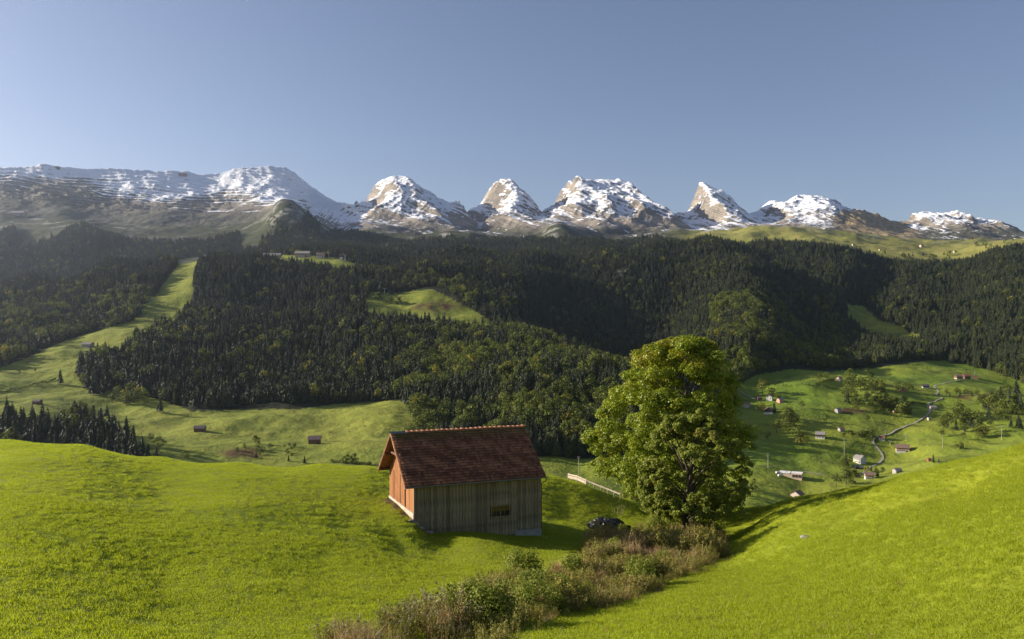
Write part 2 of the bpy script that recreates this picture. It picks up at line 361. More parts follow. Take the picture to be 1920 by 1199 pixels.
# --- mountains
t = NT('mountain_rock_and_snow')
geo = t.n('NewGeometry'); sep = t.n('SeparateXYZ', i_Vector=geo.outputs['Normal']); nz = sep.outputs[2]
pz = t.n('SeparateXYZ', i_Vector=geo.outputs['Position']).outputs[2]
n1 = t.noise(0.006, 6, t.pos(), 0.62); n2 = t.noise(0.035, 5, t.pos(), 0.6); n3 = t.noise(0.012, 4, t.pos((1, 1, 6)), 0.65)
sx_ = t.n('SeparateXYZ', i_Vector=geo.outputs['Position'])
cv = t.n('CombineXYZ', i_X=t.math('MULTIPLY', sx_.outputs[0], 0.0022), i_Y=t.math('MULTIPLY', sx_.outputs[1], 0.0022), i_Z=t.math('MULTIPLY', t.attr('bedding'), 0.034))
strat = t.noise(1.0, 5, cv.outputs[0], 0.66)
rock = t.mix(t.rng(n1, 0.3, 0.7), (0.17, 0.145, 0.12), (0.36, 0.31, 0.25))
rock = t.mix(t.rng(strat, 0.45, 0.60), rock, (0.13, 0.115, 0.10))
rock = t.mix(t.rng(n2, 0.55, 0.75, 0, 0.6), rock, (0.42, 0.33, 0.24))
grassc = t.mix(t.rng(n2, 0.3, 0.7), (0.050, 0.052, 0.036), (0.090, 0.086, 0.056))
grassc = t.mix(t.attr('tan'), grassc, t.mix(t.rng(n2, 0.35, 0.65), (0.22, 0.16, 0.075), (0.42, 0.32, 0.19)))  # brown grass shoulder, colour brightened to look sunlit where it faces away
gm = t.math('MULTIPLY', t.attr('grassy'), t.rng(t.math('ADD', nz, t.math('MULTIPLY', n2, 0.45)), 0.75, 1.0))
base = t.mix(gm, rock, grassc)
alt = t.rng(pz, 700.0, 980.0, sm=False)
s1 = t.math('ADD', t.math('MULTIPLY', nz, 1.55), t.math('MULTIPLY', alt, 0.62))
s1 = t.math('ADD', s1, t.math('MULTIPLY', n1, 0.42)); s1 = t.math('ADD', s1, t.math('MULTIPLY', n2, 0.5)); s1 = t.math('ADD', s1, t.math('MULTIPLY', strat, 1.7))
s1 = t.math('ADD', s1, t.attr('snowadd'))
sm_ = t.rng(s1, 2.76, 2.90)
final = t.mix(sm_, base, (0.80, 0.82, 0.87))
h = t.math('ADD', t.math('MULTIPLY', n3, 0.7), n2)
MAT_MTN = t.principled(final, 0.75, t.bump(h, 0.6, 16.0), 0.2)
# --- valley ground
t = NT('valley_ground')
n1 = t.noise(0.004, 5, t.pos(), 0.6); n2 = t.noise(0.03, 5, t.pos(), 0.6); n3 = t.noise(0.25, 4, t.pos(), 0.6)
n4 = t.noise(0.06, 3, t.pos((1, 1, 9)), 0.5)
ga = t.mix(t.rng(n1, 0.35, 0.65), (0.130, 0.195, 0.020), (0.215, 0.245, 0.030))
ga = t.mix(t.rng(n2, 0.5, 0.72, 0, 0.75), ga, (0.060, 0.085, 0.018))
ga = t.mix(t.rng(n4, 0.55, 0.7, 0, 0.5), ga, (0.19, 0.19, 0.05))
ga = t.mix(t.math('MULTIPLY', t.attr('olive_and_shade'), 0.65), ga, t.mix(t.rng(n2, 0.35, 0.65), (0.165, 0.180, 0.030), (0.265, 0.268, 0.045)))
ga = t.mix(t.math('MULTIPLY', t.attr('brown'), t.rng(n2, 0.35, 0.6)), ga, (0.10, 0.055, 0.03))
ga = t.mix(t.attr('alp'), ga, t.mix(t.rng(n2, 0.4, 0.65), (0.20, 0.205, 0.045), (0.29, 0.245, 0.085)))
ga = t.mix(t.attr('painted_shade'), ga, t.mix(t.rng(n2, 0.4, 0.65), (0.034, 0.044, 0.020), (0.068, 0.070, 0.032)))
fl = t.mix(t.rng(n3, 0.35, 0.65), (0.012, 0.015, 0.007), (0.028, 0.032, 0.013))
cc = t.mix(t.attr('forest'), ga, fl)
cc = t.mix(t.attr('rocky'), cc, t.mix(t.rng(n2, 0.4, 0.6), (0.16, 0.15, 0.12), (0.42, 0.41, 0.40)))
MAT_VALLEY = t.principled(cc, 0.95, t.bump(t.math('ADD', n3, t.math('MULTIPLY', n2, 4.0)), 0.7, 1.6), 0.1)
# --- near meadow soil and turf, blades
def turf_colour(t):
    a = t.noise(0.045, 4, t.pos(), 0.6); b = t.noise(0.35, 4, t.pos(), 0.6); c = t.noise(2.4, 3, t.pos(), 0.6)
    k = t.mix(t.rng(a, 0.35, 0.68), (0.245, 0.297, 0.013), (0.322, 0.362, 0.022))
    k = t.mix(t.rng(b, 0.50, 0.75, 0, 0.65), k, (0.205, 0.255, 0.014))
    k = t.mix(t.rng(c, 0.58, 0.78, 0, 0.5), k, (0.36, 0.36, 0.05))
    return k
t = NT('meadow_turf'); k = turf_colour(t)
k = t.mix(t.attr('soil'), t.mix(0.30, k, (0.03, 0.035, 0.008)), (0.11, 0.072, 0.048))
MAT_TURF = t.principled(k, 0.95, t.bump(t.noise(5, 4, t.pos()), 0.8, 0.08), 0.1)
t = NT('grass_blade'); k = turf_colour(t)
rnd = t.n('ObjectInfo').outputs['Random']
k = t.mix(t.math('MULTIPLY', rnd, 0.45), k, (0.23, 0.27, 0.012))
tip = t.attr('tip'); k2 = t.mix(t.math('MULTIPLY', tip, 0.35), k, (0.36, 0.38, 0.05))
MAT_GRASS = t.leafy(k2, 0.52, t.mix(0.6, k2, (0.44, 0.52, 0.012)), 0.5, 0.3)
# --- foliage
def foliage_mat(name, dark, light, yellow, yamt, trans=0.35):
    t = NT(name); r = t.n('ObjectInfo').outputs['Random']; lf = t.attr('leaf')
    k = t.mix(r, dark, light)
    k = t.mix(t.math('MULTIPLY', lf, 0.6), k, tuple(min(1, x * 1.6) for x in light))
    k = t.mix(t.rng(t.math('FRACT', t.math('MULTIPLY', r, 17.31)), 1 - yamt, 1.0, 0, 0.9), k, yellow)
    return t.leafy(k, trans, None, 0.6, 0.2)
MAT_SPRUCE = foliage_mat('spruce_needles', (0.010, 0.018, 0.007), (0.034, 0.042, 0.011), (0.08, 0.085, 0.018), 0.10, 0.12)
MAT_BROAD = foliage_mat('broadleaf_foliage', (0.045, 0.066, 0.011), (0.115, 0.135, 0.016), (0.26, 0.23, 0.02), 0.14, 0.28)
t = NT('maple_leaves'); lf = t.attr('leaf'); cl = t.attr('clump')
k = t.mix(lf, (0.130, 0.190, 0.010), (0.275, 0.330, 0.020)); k = t.mix(t.rng(cl, 0.60, 1.0, 0, 0.75), k, (0.30, 0.27, 0.012))
k = t.mix(t.rng(lf, 0.965, 0.99), k, (0.46, 0.33, 0.03))
MAT_MAPLE = t.leafy(k, 0.36, t.mix(0.4, k, (0.35, 0.38, 0.01)), 0.45, 0.4)
t = NT('young_maple_leaves'); lf = t.attr('leaf'); cl = t.attr('clump')
k = t.mix(lf, (0.130, 0.175, 0.018), (0.290, 0.315, 0.050)); k = t.mix(t.rng(cl, 0.8, 1.0, 0, 0.6), k, (0.22, 0.20, 0.04))
k = t.mix(t.rng(lf, 0.98, 0.995), k, (0.30, 0.18, 0.04))
MAT_MAPLE2 = t.leafy(k, 0.34, None, 0.6, 0.2)
MAT_BARK = simple('bark', (0.085, 0.07, 0.055), 0.95, 0.4, 2.5)
t = NT('herb_leaves'); r = t.n('ObjectInfo').outputs['Random']; lf = t.attr('leaf')
k = t.mix(r, (0.135, 0.160, 0.014), (0.330, 0.290, 0.045)); k = t.mix(t.math('MULTIPLY', lf, 0.5), k, (0.20, 0.21, 0.07))
MAT_HERB = t.leafy(k, 0.3, None, 0.6, 0.2)
t = NT('dry_stalks'); r = t.n('ObjectInfo').outputs['Random']; k = t.mix(r, (0.52, 0.38, 0.15), (0.36, 0.19, 0.065)); k = t.mix(t.attr('leaf'), k, (0.42, 0.32, 0.20))
MAT_DRY = t.leafy(k, 0.2, None, 0.7, 0.1)
t = NT('flower_heads'); r = t.n('ObjectInfo').outputs['Random']; k = t.mix(r, (0.26, 0.24, 0.16), (0.33, 0.28, 0.22))
MAT_FLOWER = t.leafy(k, 0.2, None, 0.8, 0.1)

# ------------------------------------------------------------------ the land
# near meadow: fine sheet
rows = np.concatenate([np.geomspace(7, 115, 430)]); uu = np.linspace(-0.95, 0.95, 620)
YY, UU = np.meshgrid(rows, uu, indexing='ij'); XX = UU * YY
ZZ = Z(XX, YY, False)
me = np_mesh('meadow', np.stack([XX, YY, ZZ], -1).reshape(-1, 3), grid_faces(len(rows), len(uu)))
pxm, pym = project(XX, YY, ZZ)
soil = np.zeros(XX.shape)
for (a, b, rr) in ((730, 940, 12), (742, 950, 10), (757, 962, 9), (770, 976, 9)):
    soil = np.maximum(soil, 1 - smooth(rr * 0.3, rr, np.hypot((pxm - a) * 0.8, pym - b) + fbm(XX, YY, 0.8, 2, 3) * 4))
for (a, b, rr) in ((1302, 1006, 30), (1340, 1040, 22), (1235, 1105, 16), (1160, 1132, 10)):
    soil = np.maximum(soil, (1 - smooth(rr * 0.3, rr, np.hypot((pxm - a) * 0.6, pym - b) + fbm(XX, YY, 1.2, 2, 3) * 8)) * 0.9)
attr(me, 'soil', soil)
meadow = tag(link('meadow', me, MAT_TURF), kind='structure', label='bright green mown pasture in front of the barn')
# valley, hills and foothills
rows = np.geomspace(113, 5010, 620); uu = np.linspace(-0.95, 0.95, 760)
YY, UU = np.meshgrid(rows, uu, indexing='ij'); XX = UU * YY
ZZ = Z(XX, YY, False)
pxm, pym = project(XX, YY, ZZ)
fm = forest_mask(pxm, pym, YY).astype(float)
VIS = np.maximum.accumulate(ZZ / YY, axis=0)           # sight line over the ground in front
nb = Z(UU[:1] * rows[:1, None] * 0 + uu[None, :] * 90, UU[:1] * 0 + 90, False) / 90
nb = np.maximum(nb, Z(uu[None, :] * 78, UU[:1] * 0 + 78, False) / 78); nb = np.maximum(nb, Z(uu[None, :] * 64, UU[:1] * 0 + 64, False) / 64)
VIS = np.maximum(VIS, nb)
me = np_mesh('valley_ground', np.stack([XX, YY, ZZ], -1).reshape(-1, 3), grid_faces(len(rows), len(uu)))
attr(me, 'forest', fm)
attr(me, 'olive_and_shade', np.maximum(smooth(1250, 800, pxm) * smooth(600, 800, YY), 1.3 * in_poly(pxm, pym, MEADOWS[4])))  # olive valley grass; on the wooded clearing this tone stands in for shade
br = 0
for (a, b, ra, rb) in ((460, 850, 60, 14), (1815, 745, 30, 6), (820, 575, 60, 14), (1850, 742, 20, 5), (1600, 770, 40, 8)):
    br = np.maximum(br, 1 - smooth(0.4, 1.1, np.hypot((pxm - a) / ra, (pym - b) / rb)))
attr(me, 'brown', br)
attr(me, 'alp', smooth(2900, 3300, YY) * (1 - fm) * 0.9)
attr(me, 'painted_shade', smooth(2900, 3300, YY) * smooth(1330, 1250, pxm))  # far grass left of the alp coloured darker, standing in for mountain shade
rk = (YY > 3300) * smooth(0.25, 0.6, fbm(XX, YY, 160, 4, 77)) * smooth(4100, 4900, YY) * 0.6
rk = np.maximum(rk, (YY > 4300) * (1 - smooth(0.6, 1.1, np.hypot((pxm - 532) / 50, (pym - 402) / 30))) * smooth(-0.05, 0.25, fbm(XX, YY, 70, 3, 78)) * 0.55)
rk = np.maximum(rk, (YY > 1500) * (YY < 3000) * (1 - smooth(0.3, 1, np.hypot((pxm - 1165) / 16, (pym - 512) / 6))))
attr(me, 'rocky', rk)
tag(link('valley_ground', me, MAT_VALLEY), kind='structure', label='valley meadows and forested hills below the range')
def zg(x, y):
    return float(Z(np.array([float(x)]), np.array([float(y)]), False)[0])
def vis_slope(x, y):
    u = x / y; i = np.clip(np.searchsorted(rows, y) - 1, 0, len(rows) - 1); j = np.clip(((u + 0.95) / 1.9 * (len(uu) - 1)).astype(int), 0, len(uu) - 1)
    return VIS[np.maximum(i - 2, 0), j]
ray_y = np.geomspace(300, 5000, 1500); ray_n = np.geomspace(12, 112, 900)
def ground_at(px, py, near=False, y0=None):
    """the first ground point beyond the meadow seen along a direction"""
    ys = ray_n if near else ray_y
    if y0: ys = ys[ys > y0]
    xs = (px - 960) / 1500 * ys; s = Z(xs, ys, False) / ys
    k = np.argmax(s >= (620 - py) / 1500)
    if s[k] < (620 - py) / 1500: k = int(np.argmax(s))
    return Vector((xs[k], ys[k], s[k] * ys[k]))
# the range
xs = np.linspace(-0.86, 0.86, 1250); rws = np.concatenate([np.linspace(5000, 6750, 250), np.linspace(6760, 8000, 36)])
YY, UU = np.meshgrid(rws, xs, indexing='ij'); XX = UU * YY
ZZ = Z(XX, YY)
me = np_mesh('mountain_range', np.stack([XX, YY, ZZ], -1).reshape(-1, 3), grid_faces(len(rws), len(xs)))
pxm, pym = project(XX, YY, ZZ)
gr = smooth(1545, 1600, pxm) * smooth(1720, 1680, pxm)
gr = np.maximum(gr, smooth(418, 436, pym) * 0.9)
gr = np.maximum(gr, smooth(325, 350, pym) * smooth(330, 150, pxm)); gr = np.maximum(gr, smooth(375, 410, pym) * smooth(640, 500, pxm) * 0.9)
lf_ = smooth(-1200, -1700, UU * Y0); attr(me, 'bedding', ZZ + (0.05 * lf_ + 0.50 * (1 - lf_)) * UU * Y0); attr(me, 'grassy', gr); attr(me, 'tan', smooth(1545, 1600, pxm) * smooth(1740, 1700, pxm))
sa = -0.6 * smooth(1555, 1600, pxm) * smooth(1712, 1690, pxm) * smooth(385, 400, pym)
sa = sa - 0.60 * smooth(322, 350, pym) * smooth(300, 60, pxm) - 0.25 * smooth(345, 395, pym) * smooth(330, 120, pxm) - 0.35 * smooth(340, 400, pym) * smooth(560, 430, pxm)
sa = sa - 0.12 * smooth(405, 440, pym) * smooth(640, 700, pxm) + 0.10 * smooth(640, 760, pxm) + 0.22 * smooth(600, 520, pxm) * smooth(380, 335, pym) * smooth(180, 260, pxm)
sa = sa - 0.13 * smooth(640, 700, pxm) * (1 - smooth(1285, 1300, pxm) * smooth(1420, 1390, pxm)) * (1 - smooth(1490, 1510, pxm) * smooth(1570, 1540, pxm))
attr(me, 'snowadd', sa)
tag(link('mountain_range', me, MAT_MTN), kind='structure', label='row of snow dusted limestone peaks beyond the forested hill')

# ------------------------------------------------------------------ plant prototypes
protos = bpy.data.collections.new('prototypes')       # never linked to the scene
def spruce_mesh(seed, layers=10, seg=9):
    r = random.Random(seed); v = []; f = []; lf = []; mi = []
    for k in range(5):
        a = k * 2 * math.pi / 5; v += [(0.012 * math.cos(a), 0.012 * math.sin(a), -0.08)]; lf.append(0)
    v.append((0, 0, 0.9)); lf.append(0)
    for k in range(5): f.append((k, (k + 1) % 5, 5)); mi.append(1)
    lean = (r.uniform(-.02, .02), r.uniform(-.02, .02))
    for L in range(layers):
        q = L / (layers - 1); z = 0.10 + 0.84 * q ** 0.93
        R0 = (0.165 * (1 - q) ** 0.85 + 0.012) * r.uniform(0.85, 1.12)
        top = min(1.0, z + 0.15 * (1 - q) + 0.05)
        c = len(v); v.append((lean[0] * z, lean[1] * z, top)); lf.append(0.3); ph = r.uniform(0, 6)
        for k in range(seg * 2):
            a = ph + k * math.pi / seg; rr = R0 * (r.uniform(0.8, 1.2) if k % 2 == 0 else r.uniform(0.45, 0.62))
            dz = (-0.028 if k % 2 == 0 else 0.012) * (1.2 - q) + r.uniform(-.01, .01)
            v.append((lean[0] * z + rr * math.cos(a), lean[1] * z + rr * math.sin(a), z + dz)); lf.append(r.random())
        for k in range(seg * 2): f.append((c, c + 1 + k, c + 1 + (k + 1) % (seg * 2))); mi.append(0)
    me = bpy.data.meshes.new('spruce_tree'); me.from_pydata(v, [], f); me.update()
    me.polygons.foreach_set('material_index', np.array(mi, np.int32)); attr(me, 'leaf', lf)
    me.materials.append(MAT_SPRUCE); me.materials.append(MAT_BARK); return me
def quad_leaves(c, nrm, size, asp, r):
    """small bent leaf quads at points c facing nrm"""
    k = len(c); rv = r.normal(size=(k, 3)); t1 = np.cross(nrm, rv); t1 /= np.linalg.norm(t1, axis=1)[:, None] + 1e-9
    t2 = np.cross(nrm, t1); s = size[:, None] * 0.5
    a = c - t1 * s; b = c + t2 * s * asp + nrm * s * 0.15; d = c + t1 * s; e = c - t2 * s * asp + nrm * s * 0.15
    return np.stack([a, b, d, e], 1).reshape(-1, 3)
def broad_mesh(seed, nl=9, nq=300, wd=0.36, hgt=1.0, bs=0.16, size=0.085):
    r = np.random.default_rng(seed); C = []; 
    for k in range(nl):
        zz = r.uniform(bs + 0.16, 0.86); ww = wd * math.sin(math.pi * np.clip((zz - bs + 0.10) / (1.06 - bs), 0.05, 1)) ** 0.7 * 0.62
        a = k * 2.4 + r.uniform(-.4, .4); C.append((ww * math.cos(a), ww * math.sin(a), zz, r.uniform(0.13, 0.20)))
    C.append((0, 0, 0.83, 0.15)); C = np.array(C)
    w_ = C[:, 3] ** 2; idx = r.choice(len(C), nq, p=w_ / w_.sum())
    d = r.normal(size=(nq, 3)); d[:, 2] += 0.25; d /= np.linalg.norm(d, axis=1)[:, None]
    p = C[idx, :3] + d * (C[idx, 3] * r.uniform(0.7, 1.08, nq))[:, None]
    nn = d + r.normal(size=(nq, 3)) * 0.35; nn /= np.linalg.norm(nn, axis=1)[:, None]
    V = quad_leaves(p, nn, r.uniform(0.7, 1.3, nq) * size, 0.8, r)
    F = np.arange(nq * 4).reshape(-1, 4).tolist(); lf = np.repeat(r.random(nq) * 0.7 + 0.3 * (d[:, 2] > 0.3), 4).tolist()
    mb = MB(); mb.v = V.tolist(); mb.f = [tuple(q) for q in F]; mb.m = [0] * nq
    mb.path([(0, 0, -0.05), (0.01, 0, 0.2), (0, 0.01, 0.62)], [0.028, 0.02, 0.006], 5, 1)
    for k in range(4):
        c = C[k]; mb.path([(0, 0, 0.2 + 0.06 * k), (c[0] * .5, c[1] * .5, c[2] * .5 + 0.15), tuple(c[:3])], [0.012, 0.008, 0.003], 4, 1)
    me = mb.mesh('broadleaf_tree', [MAT_BROAD, MAT_BARK]); attr(me, 'leaf', lf + [0] * (len(mb.v) - nq * 4)); return me
SPR = [spruce_mesh(s) for s in range(5)]
BRD = [broad_mesh(s + 20) for s in range(4)] + [broad_mesh(31, 12, 380, 0.44, bs=0.08), broad_mesh(33, 8, 260, 0.26, bs=0.1)]
BSH = [broad_mesh(s + 60, 10, 260, 0.55, bs=-0.12, size=0.14) for s in range(3)]
def proto_coll(name, meshes):
    c = bpy.data.collections.new(name)
    for i, m in enumerate(meshes):
        o = bpy.data.objects.new('%s_%02d' % (name, i), m); c.objects.link(o)
    return c
def scatter(name, pts, idx, rot, scl, coll, label, cat=None, parent=None):
    me = bpy.data.meshes.new(name); pts = np.asarray(pts, np.float32)
    me.vertices.add(len(pts)); me.vertices.foreach_set('co', pts.ravel())
    attr(me, 'idx', idx, 'INT'); attr(me, 'rz', rot); attr(me, 'sc', scl, 'FLOAT_VECTOR'); me.update()
    o = bpy.data.objects.new(name, me); col.objects.link(o)
    if parent: o.parent = parent
    g = bpy.data.node_groups.new(name, 'GeometryNodeTree')
    g.interface.new_socket('Geometry', in_out='INPUT', socket_type='NodeSocketGeometry')
    g.interface.new_socket('Geometry', in_out='OUTPUT', socket_type='NodeSocketGeometry')
    N = g.nodes.new; L = g.links.new
    gi = N('NodeGroupInput'); go = N('NodeGroupOutput'); ip = N('GeometryNodeInstanceOnPoints'); ci = N('GeometryNodeCollectionInfo')
    ci.inputs['Collection'].default_value = coll; ci.inputs['Separate Children'].default_value = True; ci.inputs['Reset Children'].default_value = True
    def na(nm, ty):
        a = N('GeometryNodeInputNamedAttribute'); a.data_type = ty; a.inputs['Name'].default_value = nm
        return [s for s in a.outputs if s.enabled and s.name == 'Attribute'][0]
    cx = N('ShaderNodeCombineXYZ'); L(na('rz', 'FLOAT'), cx.inputs[2])
    L(gi.outputs[0], ip.inputs['Points']); L(ci.outputs[0], ip.inputs['Instance']); ip.inputs['Pick Instance'].default_value = True
    L(na('idx', 'INT'), ip.inputs['Instance Index']); L(cx.outputs[0], ip.inputs['Rotation']); L(na('sc', 'FLOAT_VECTOR'), ip.inputs['Scale'])
    L(ip.outputs[0], go.inputs[0])
    m = o.modifiers.new('scatter', 'NODES'); m.node_group = g
    tag(o, label, cat, kind='stuff'); return o

# ------------------------------------------------------------------ the forest
N_TRY = 264000
yy = np.sqrt(rng.uniform(560 ** 2, 5000 ** 2, N_TRY)); keep = rng.random(N_TRY) < np.where(yy < 2600, 1.0, np.where(yy < 3300, 0.72, 0.34))
yy = yy[keep]; ux = rng.uniform(-0.76, 0.76, len(yy)); xx = ux * yy
zz = zbase(xx, yy); px_, py_ = project(xx, yy, zz)
# density: one tree per ~66 m2 near
area = 1.52 / 2 * (5000 ** 2 - 800 ** 2); print('try spacing', (area / N_TRY) ** 0.5)
fm_ = forest_mask(px_, py_, yy)
gap = fbm(xx, yy, 70, 3, 5); fm_ &= gap > -0.62
fm_ &= ~(np.hypot((px_ - 1165) / 14, (py_ - 512) / 5) < 1)
xx, yy = xx[fm_], yy[fm_]; zz = Z(xx, yy, False)
hgt = np.clip(rng.normal(22, 6.5, len(xx)) * (1 + 0.25 * fbm(xx, yy, 60, 2, 6)), 9, 34)
vs = vis_slope(xx, yy); seen = (zz + hgt) / yy > vs - 0.006
xx, yy, zz, hgt, vs = xx[seen], yy[seen], zz[seen], hgt[seen], vs[seen]
px_, py_ = project(xx, yy, zz)
pb = np.full(len(xx), 0.05)
def region(poly, p):
    m = in_poly(px_, py_, poly); pb[m] = np.maximum(pb[m], p)
region([(740,600),(1000,620),(1180,700),(1180,900),(740,900)], 0.50)
region([(380,590),(760,600),(760,740),(600,760),(380,700)], 0.13)
region([(0,560),(260,530),(310,560),(180,640),(0,700)], 0.35)
region([(1330,560),(1560,560),(1600,700),(1330,740)], 0.55)
region([(690,510),(950,540),(960,600),(900,590),(740,540)], 0.35)
region([(180,600),(400,590),(400,700),(180,700)], 0.22)
pb[yy > 3200] = 0.04
pb *= np.clip(0.9 + 1.6 * fbm(xx, yy, 130, 3, 8), 0.05, 1.7)
isb = rng.random(len(xx)) < pb
hgt = np.where(isb, hgt * 0.82, hgt)
print('forest', len(xx), isb.sum())
def scl_of(h, m, wide=1.0):
    s = np.stack([h * wide, h * wide, h], 1); return s
big = hgt / yy * np.where((zz + hgt * 0.45) / yy > vs, 1, 0)
FGROUPS = []
def individuals(mask, meshes, name, n, label_fn, wide):
    ids = np.where(mask)[0]; ids = ids[np.argsort(-big[ids])][:n]
    for i in ids:
        lb, gp = label_fn(px_[i], py_[i])
        o = bpy.data.objects.new(name, meshes[int(rng.integers(len(meshes)))]); col.objects.link(o)
        o.location = (xx[i], yy[i], zz[i]); o.rotation_euler = (0, 0, rng.uniform(0, 6.28)); h = hgt[i]; wv = wide * rng.uniform(0.85, 1.15)
        o.scale = (h * wv, h * wv, h); tag(o, lb, 'tree', gp)
    return ids
def where(px, py):
    for lim, t_ in ((80, 'in the shaded wood at the far left'), (160, 'in the shaded wood near the left spruce'), (340, 'at the right end of the shaded wood'), (560, 'along the forest foot above the left valley'), (770, 'at the foot of the forest left of the barn ridge'), (860, 'just behind the left half of the barn ridge'), (1000, 'just behind the right half of the barn ridge'), (1110, 'between barn ridge and large maple'), (1420, 'hidden around the large maple crown')):
        if px < lim: return t_ + (', lower' if py > {80: 815, 160: 825, 340: 835, 560: 745, 770: 745}.get(lim, 805) else ', upper')
    return 'above the right valley meadows'
def sp_lab(px, py):
    w_ = where(px, py); return 'dark pointed spruce ' + w_, 'spruces ' + w_
def br_lab(px, py):
    w_ = where(px, py); return 'rounded leafy tree ' + w_, 'leafy trees ' + w_
i1 = individuals(~isb, SPR, 'spruce_tree', 235, sp_lab, 1.25)
i2 = individuals(isb, BRD, 'broadleaf_tree', 200, br_lab, 1.0)
rest = np.ones(len(xx), bool); rest[i1] = False; rest[i2] = False
cS = proto_coll('spruce_kind', SPR); cB = proto_coll('broadleaf_kind', BRD)
m = rest & ~isb; k = m.sum(); wv = rng.uniform(0.9, 1.7, k)
scatter('spruce_forest', np.stack([xx[m], yy[m], zz[m]], 1), rng.integers(0, 5, k), rng.uniform(0, 6.28, k), np.stack([hgt[m] * wv, hgt[m] * wv, hgt[m]], 1), cS, 'dense dark spruce forest covering the hill below the snowy peaks')
m = rest & isb; k = m.sum(); wv = rng.uniform(0.9, 1.2, k)
scatter('broadleaf_forest', np.stack([xx[m], yy[m], zz[m]], 1), rng.integers(0, 6, k), rng.uniform(0, 6.28, k), np.stack([hgt[m] * wv, hgt[m] * wv, hgt[m]], 1), cB, 'lighter leafy trees scattered through the spruce forest')

# ------------------------------------------------------------------ the barn
t = NT('weathered_front_boards'); r = t.n('ObjectInfo').outputs['Random']
g1 = t.noise(3.0, 5, t.obj((6, 6, 0.5)), 0.65); g2 = t.noise(1.0, 4, t.obj((1, 1, 0.8)), 0.6)
k = t.mix(t.rng(g1, 0.3, 0.7), (0.150, 0.122, 0.080), (0.40, 0.335, 0.235)); k = t.mix(t.math('MULTIPLY', t.math('MULTIPLY', r, r), 0.65), k, (0.085, 0.068, 0.048))
k = t.mix(t.rng(g2, 0.5, 0.75, 0, 0.6), k, (0.11, 0.10, 0.065))
MAT_BOARD = t.principled(k, 0.9, t.bump(g1, 0.5, 0.012), 0.15)
t = NT('sun_browned_gable_boards'); r = t.n('ObjectInfo').outputs['Random']
g1 = t.noise(3.0, 5, t.obj((7, 7, 0.45)), 0.65); g2 = t.noise(0.9, 4, t.obj((1, 1, 0.6)), 0.6)
k = t.mix(t.rng(g1, 0.3, 0.7), (0.14, 0.048, 0.018), (0.36, 0.155, 0.058)); k = t.mix(t.math('MULTIPLY', r, 0.5), k, (0.42, 0.20, 0.080))
k = t.mix(t.rng(g2, 0.52, 0.78, 0, 0.7), k, (0.13, 0.045, 0.018))
MAT_GABLE = t.principled(k, 0.85, t.bump(g1, 0.5, 0.012), 0.2)
t = NT('clay_roof_tiles'); tn = t.attr('tone'); g1 = t.noise(1.3, 5, t.obj(), 0.6); g2 = t.noise(18, 3, t.obj(), 0.6)
k = t.mix(tn, (0.13, 0.050, 0.024), (0.43, 0.19, 0.095)); k = t.mix(t.rng(g1, 0.52, 0.72, 0, 0.6), k, (0.075, 0.042, 0.028))
k = t.mix(t.math('MULTIPLY', t.rng(t.n('SeparateXYZ', i_Vector=t.obj()).outputs[2], 6.9, 7.6), t.rng(g2, 0.35, 0.6)), k, (0.10, 0.095, 0.02))
MAT_TILE = t.principled(k, 0.75, t.bump(g2, 0.4, 0.01), 0.3)
MAT_RIDGE = simple('ridge_clay', (0.50, 0.22, 0.11), 0.7, 0.35, 5)
MAT_TIMBER = simple('dark_timber', (0.13, 0.065, 0.035), 0.85, 0.4, 6)
MAT_SOFFIT = simple('brown_soffit_boards', (0.24, 0.12, 0.06), 0.85, 0.35, 5)
MAT_ZINC = simple('grey_sheet_metal', (0.20, 0.21, 0.21), 0.45, 0.15, 3, 0.5, 0.6)
MAT_CONC = simple('pale_concrete', (0.34, 0.33, 0.31), 0.9, 0.2, 4)
MAT_PLINTH = simple('limewashed_plinth', (0.46, 0.37, 0.29), 0.9, 0.25, 3)
MAT_PALE = simple('bleached_wood', (0.62, 0.51, 0.40), 0.8, 0.2, 4)
MAT_STONE = simple('grey_field_stone', (0.28, 0.25, 0.22), 0.95, 0.35, 3)
t = NT('window_glass'); MAT_GLASS = t.principled((0.02, 0.022, 0.025), 0.12, None, 0.5)
t = NT('yellowed_window_glass'); MAT_GLASSY = t.principled(t.mix(t.noise(4, 3, t.obj()), (0.16, 0.12, 0.02), (0.05, 0.035, 0.01)), 0.4, None, 0.4)
ang = R(22.9); BX, BY, BZ = -6.816, 55.87, -15.2
barn = empty('barn', (BX, BY, BZ), ang, label='old wooden barn with red brown tiled roof standing in the green pasture', cat='barn')
YF, YR, YB = -0.55, 3.45, 7.3; ZE, ZR = 4.4, 7.66
def roof_z(y): return ZE + (ZR - ZE) * ((y - YF) / (YR - YF) if y < YR else (YB - y) / (YB - YR))
L_, D_ = 9.68, 6.9; x0r, x1r = -0.82, 9.86
# inner shell that closes the building, set back from the boards
mb = MB(); e = 0.03
pr = [(e, -0.6), (D_ - e, -0.6), (D_ - e, roof_z(D_) - 0.14), (YR, ZR - 0.16), (e, roof_z(0) - 0.14)]
vs = [(e, y, z) for y, z in pr] + [(L_ - e, y, z) for y, z in pr]
mb.add(vs, [(4, 3, 2, 1, 0), (5, 6, 7, 8, 9), (0, 1, 6, 5), (1, 2, 7, 6), (2, 3, 8, 7), (3, 4, 9, 8), (4, 0, 5, 9)])
mb.build('wall', MAT_TIMBER, barn)
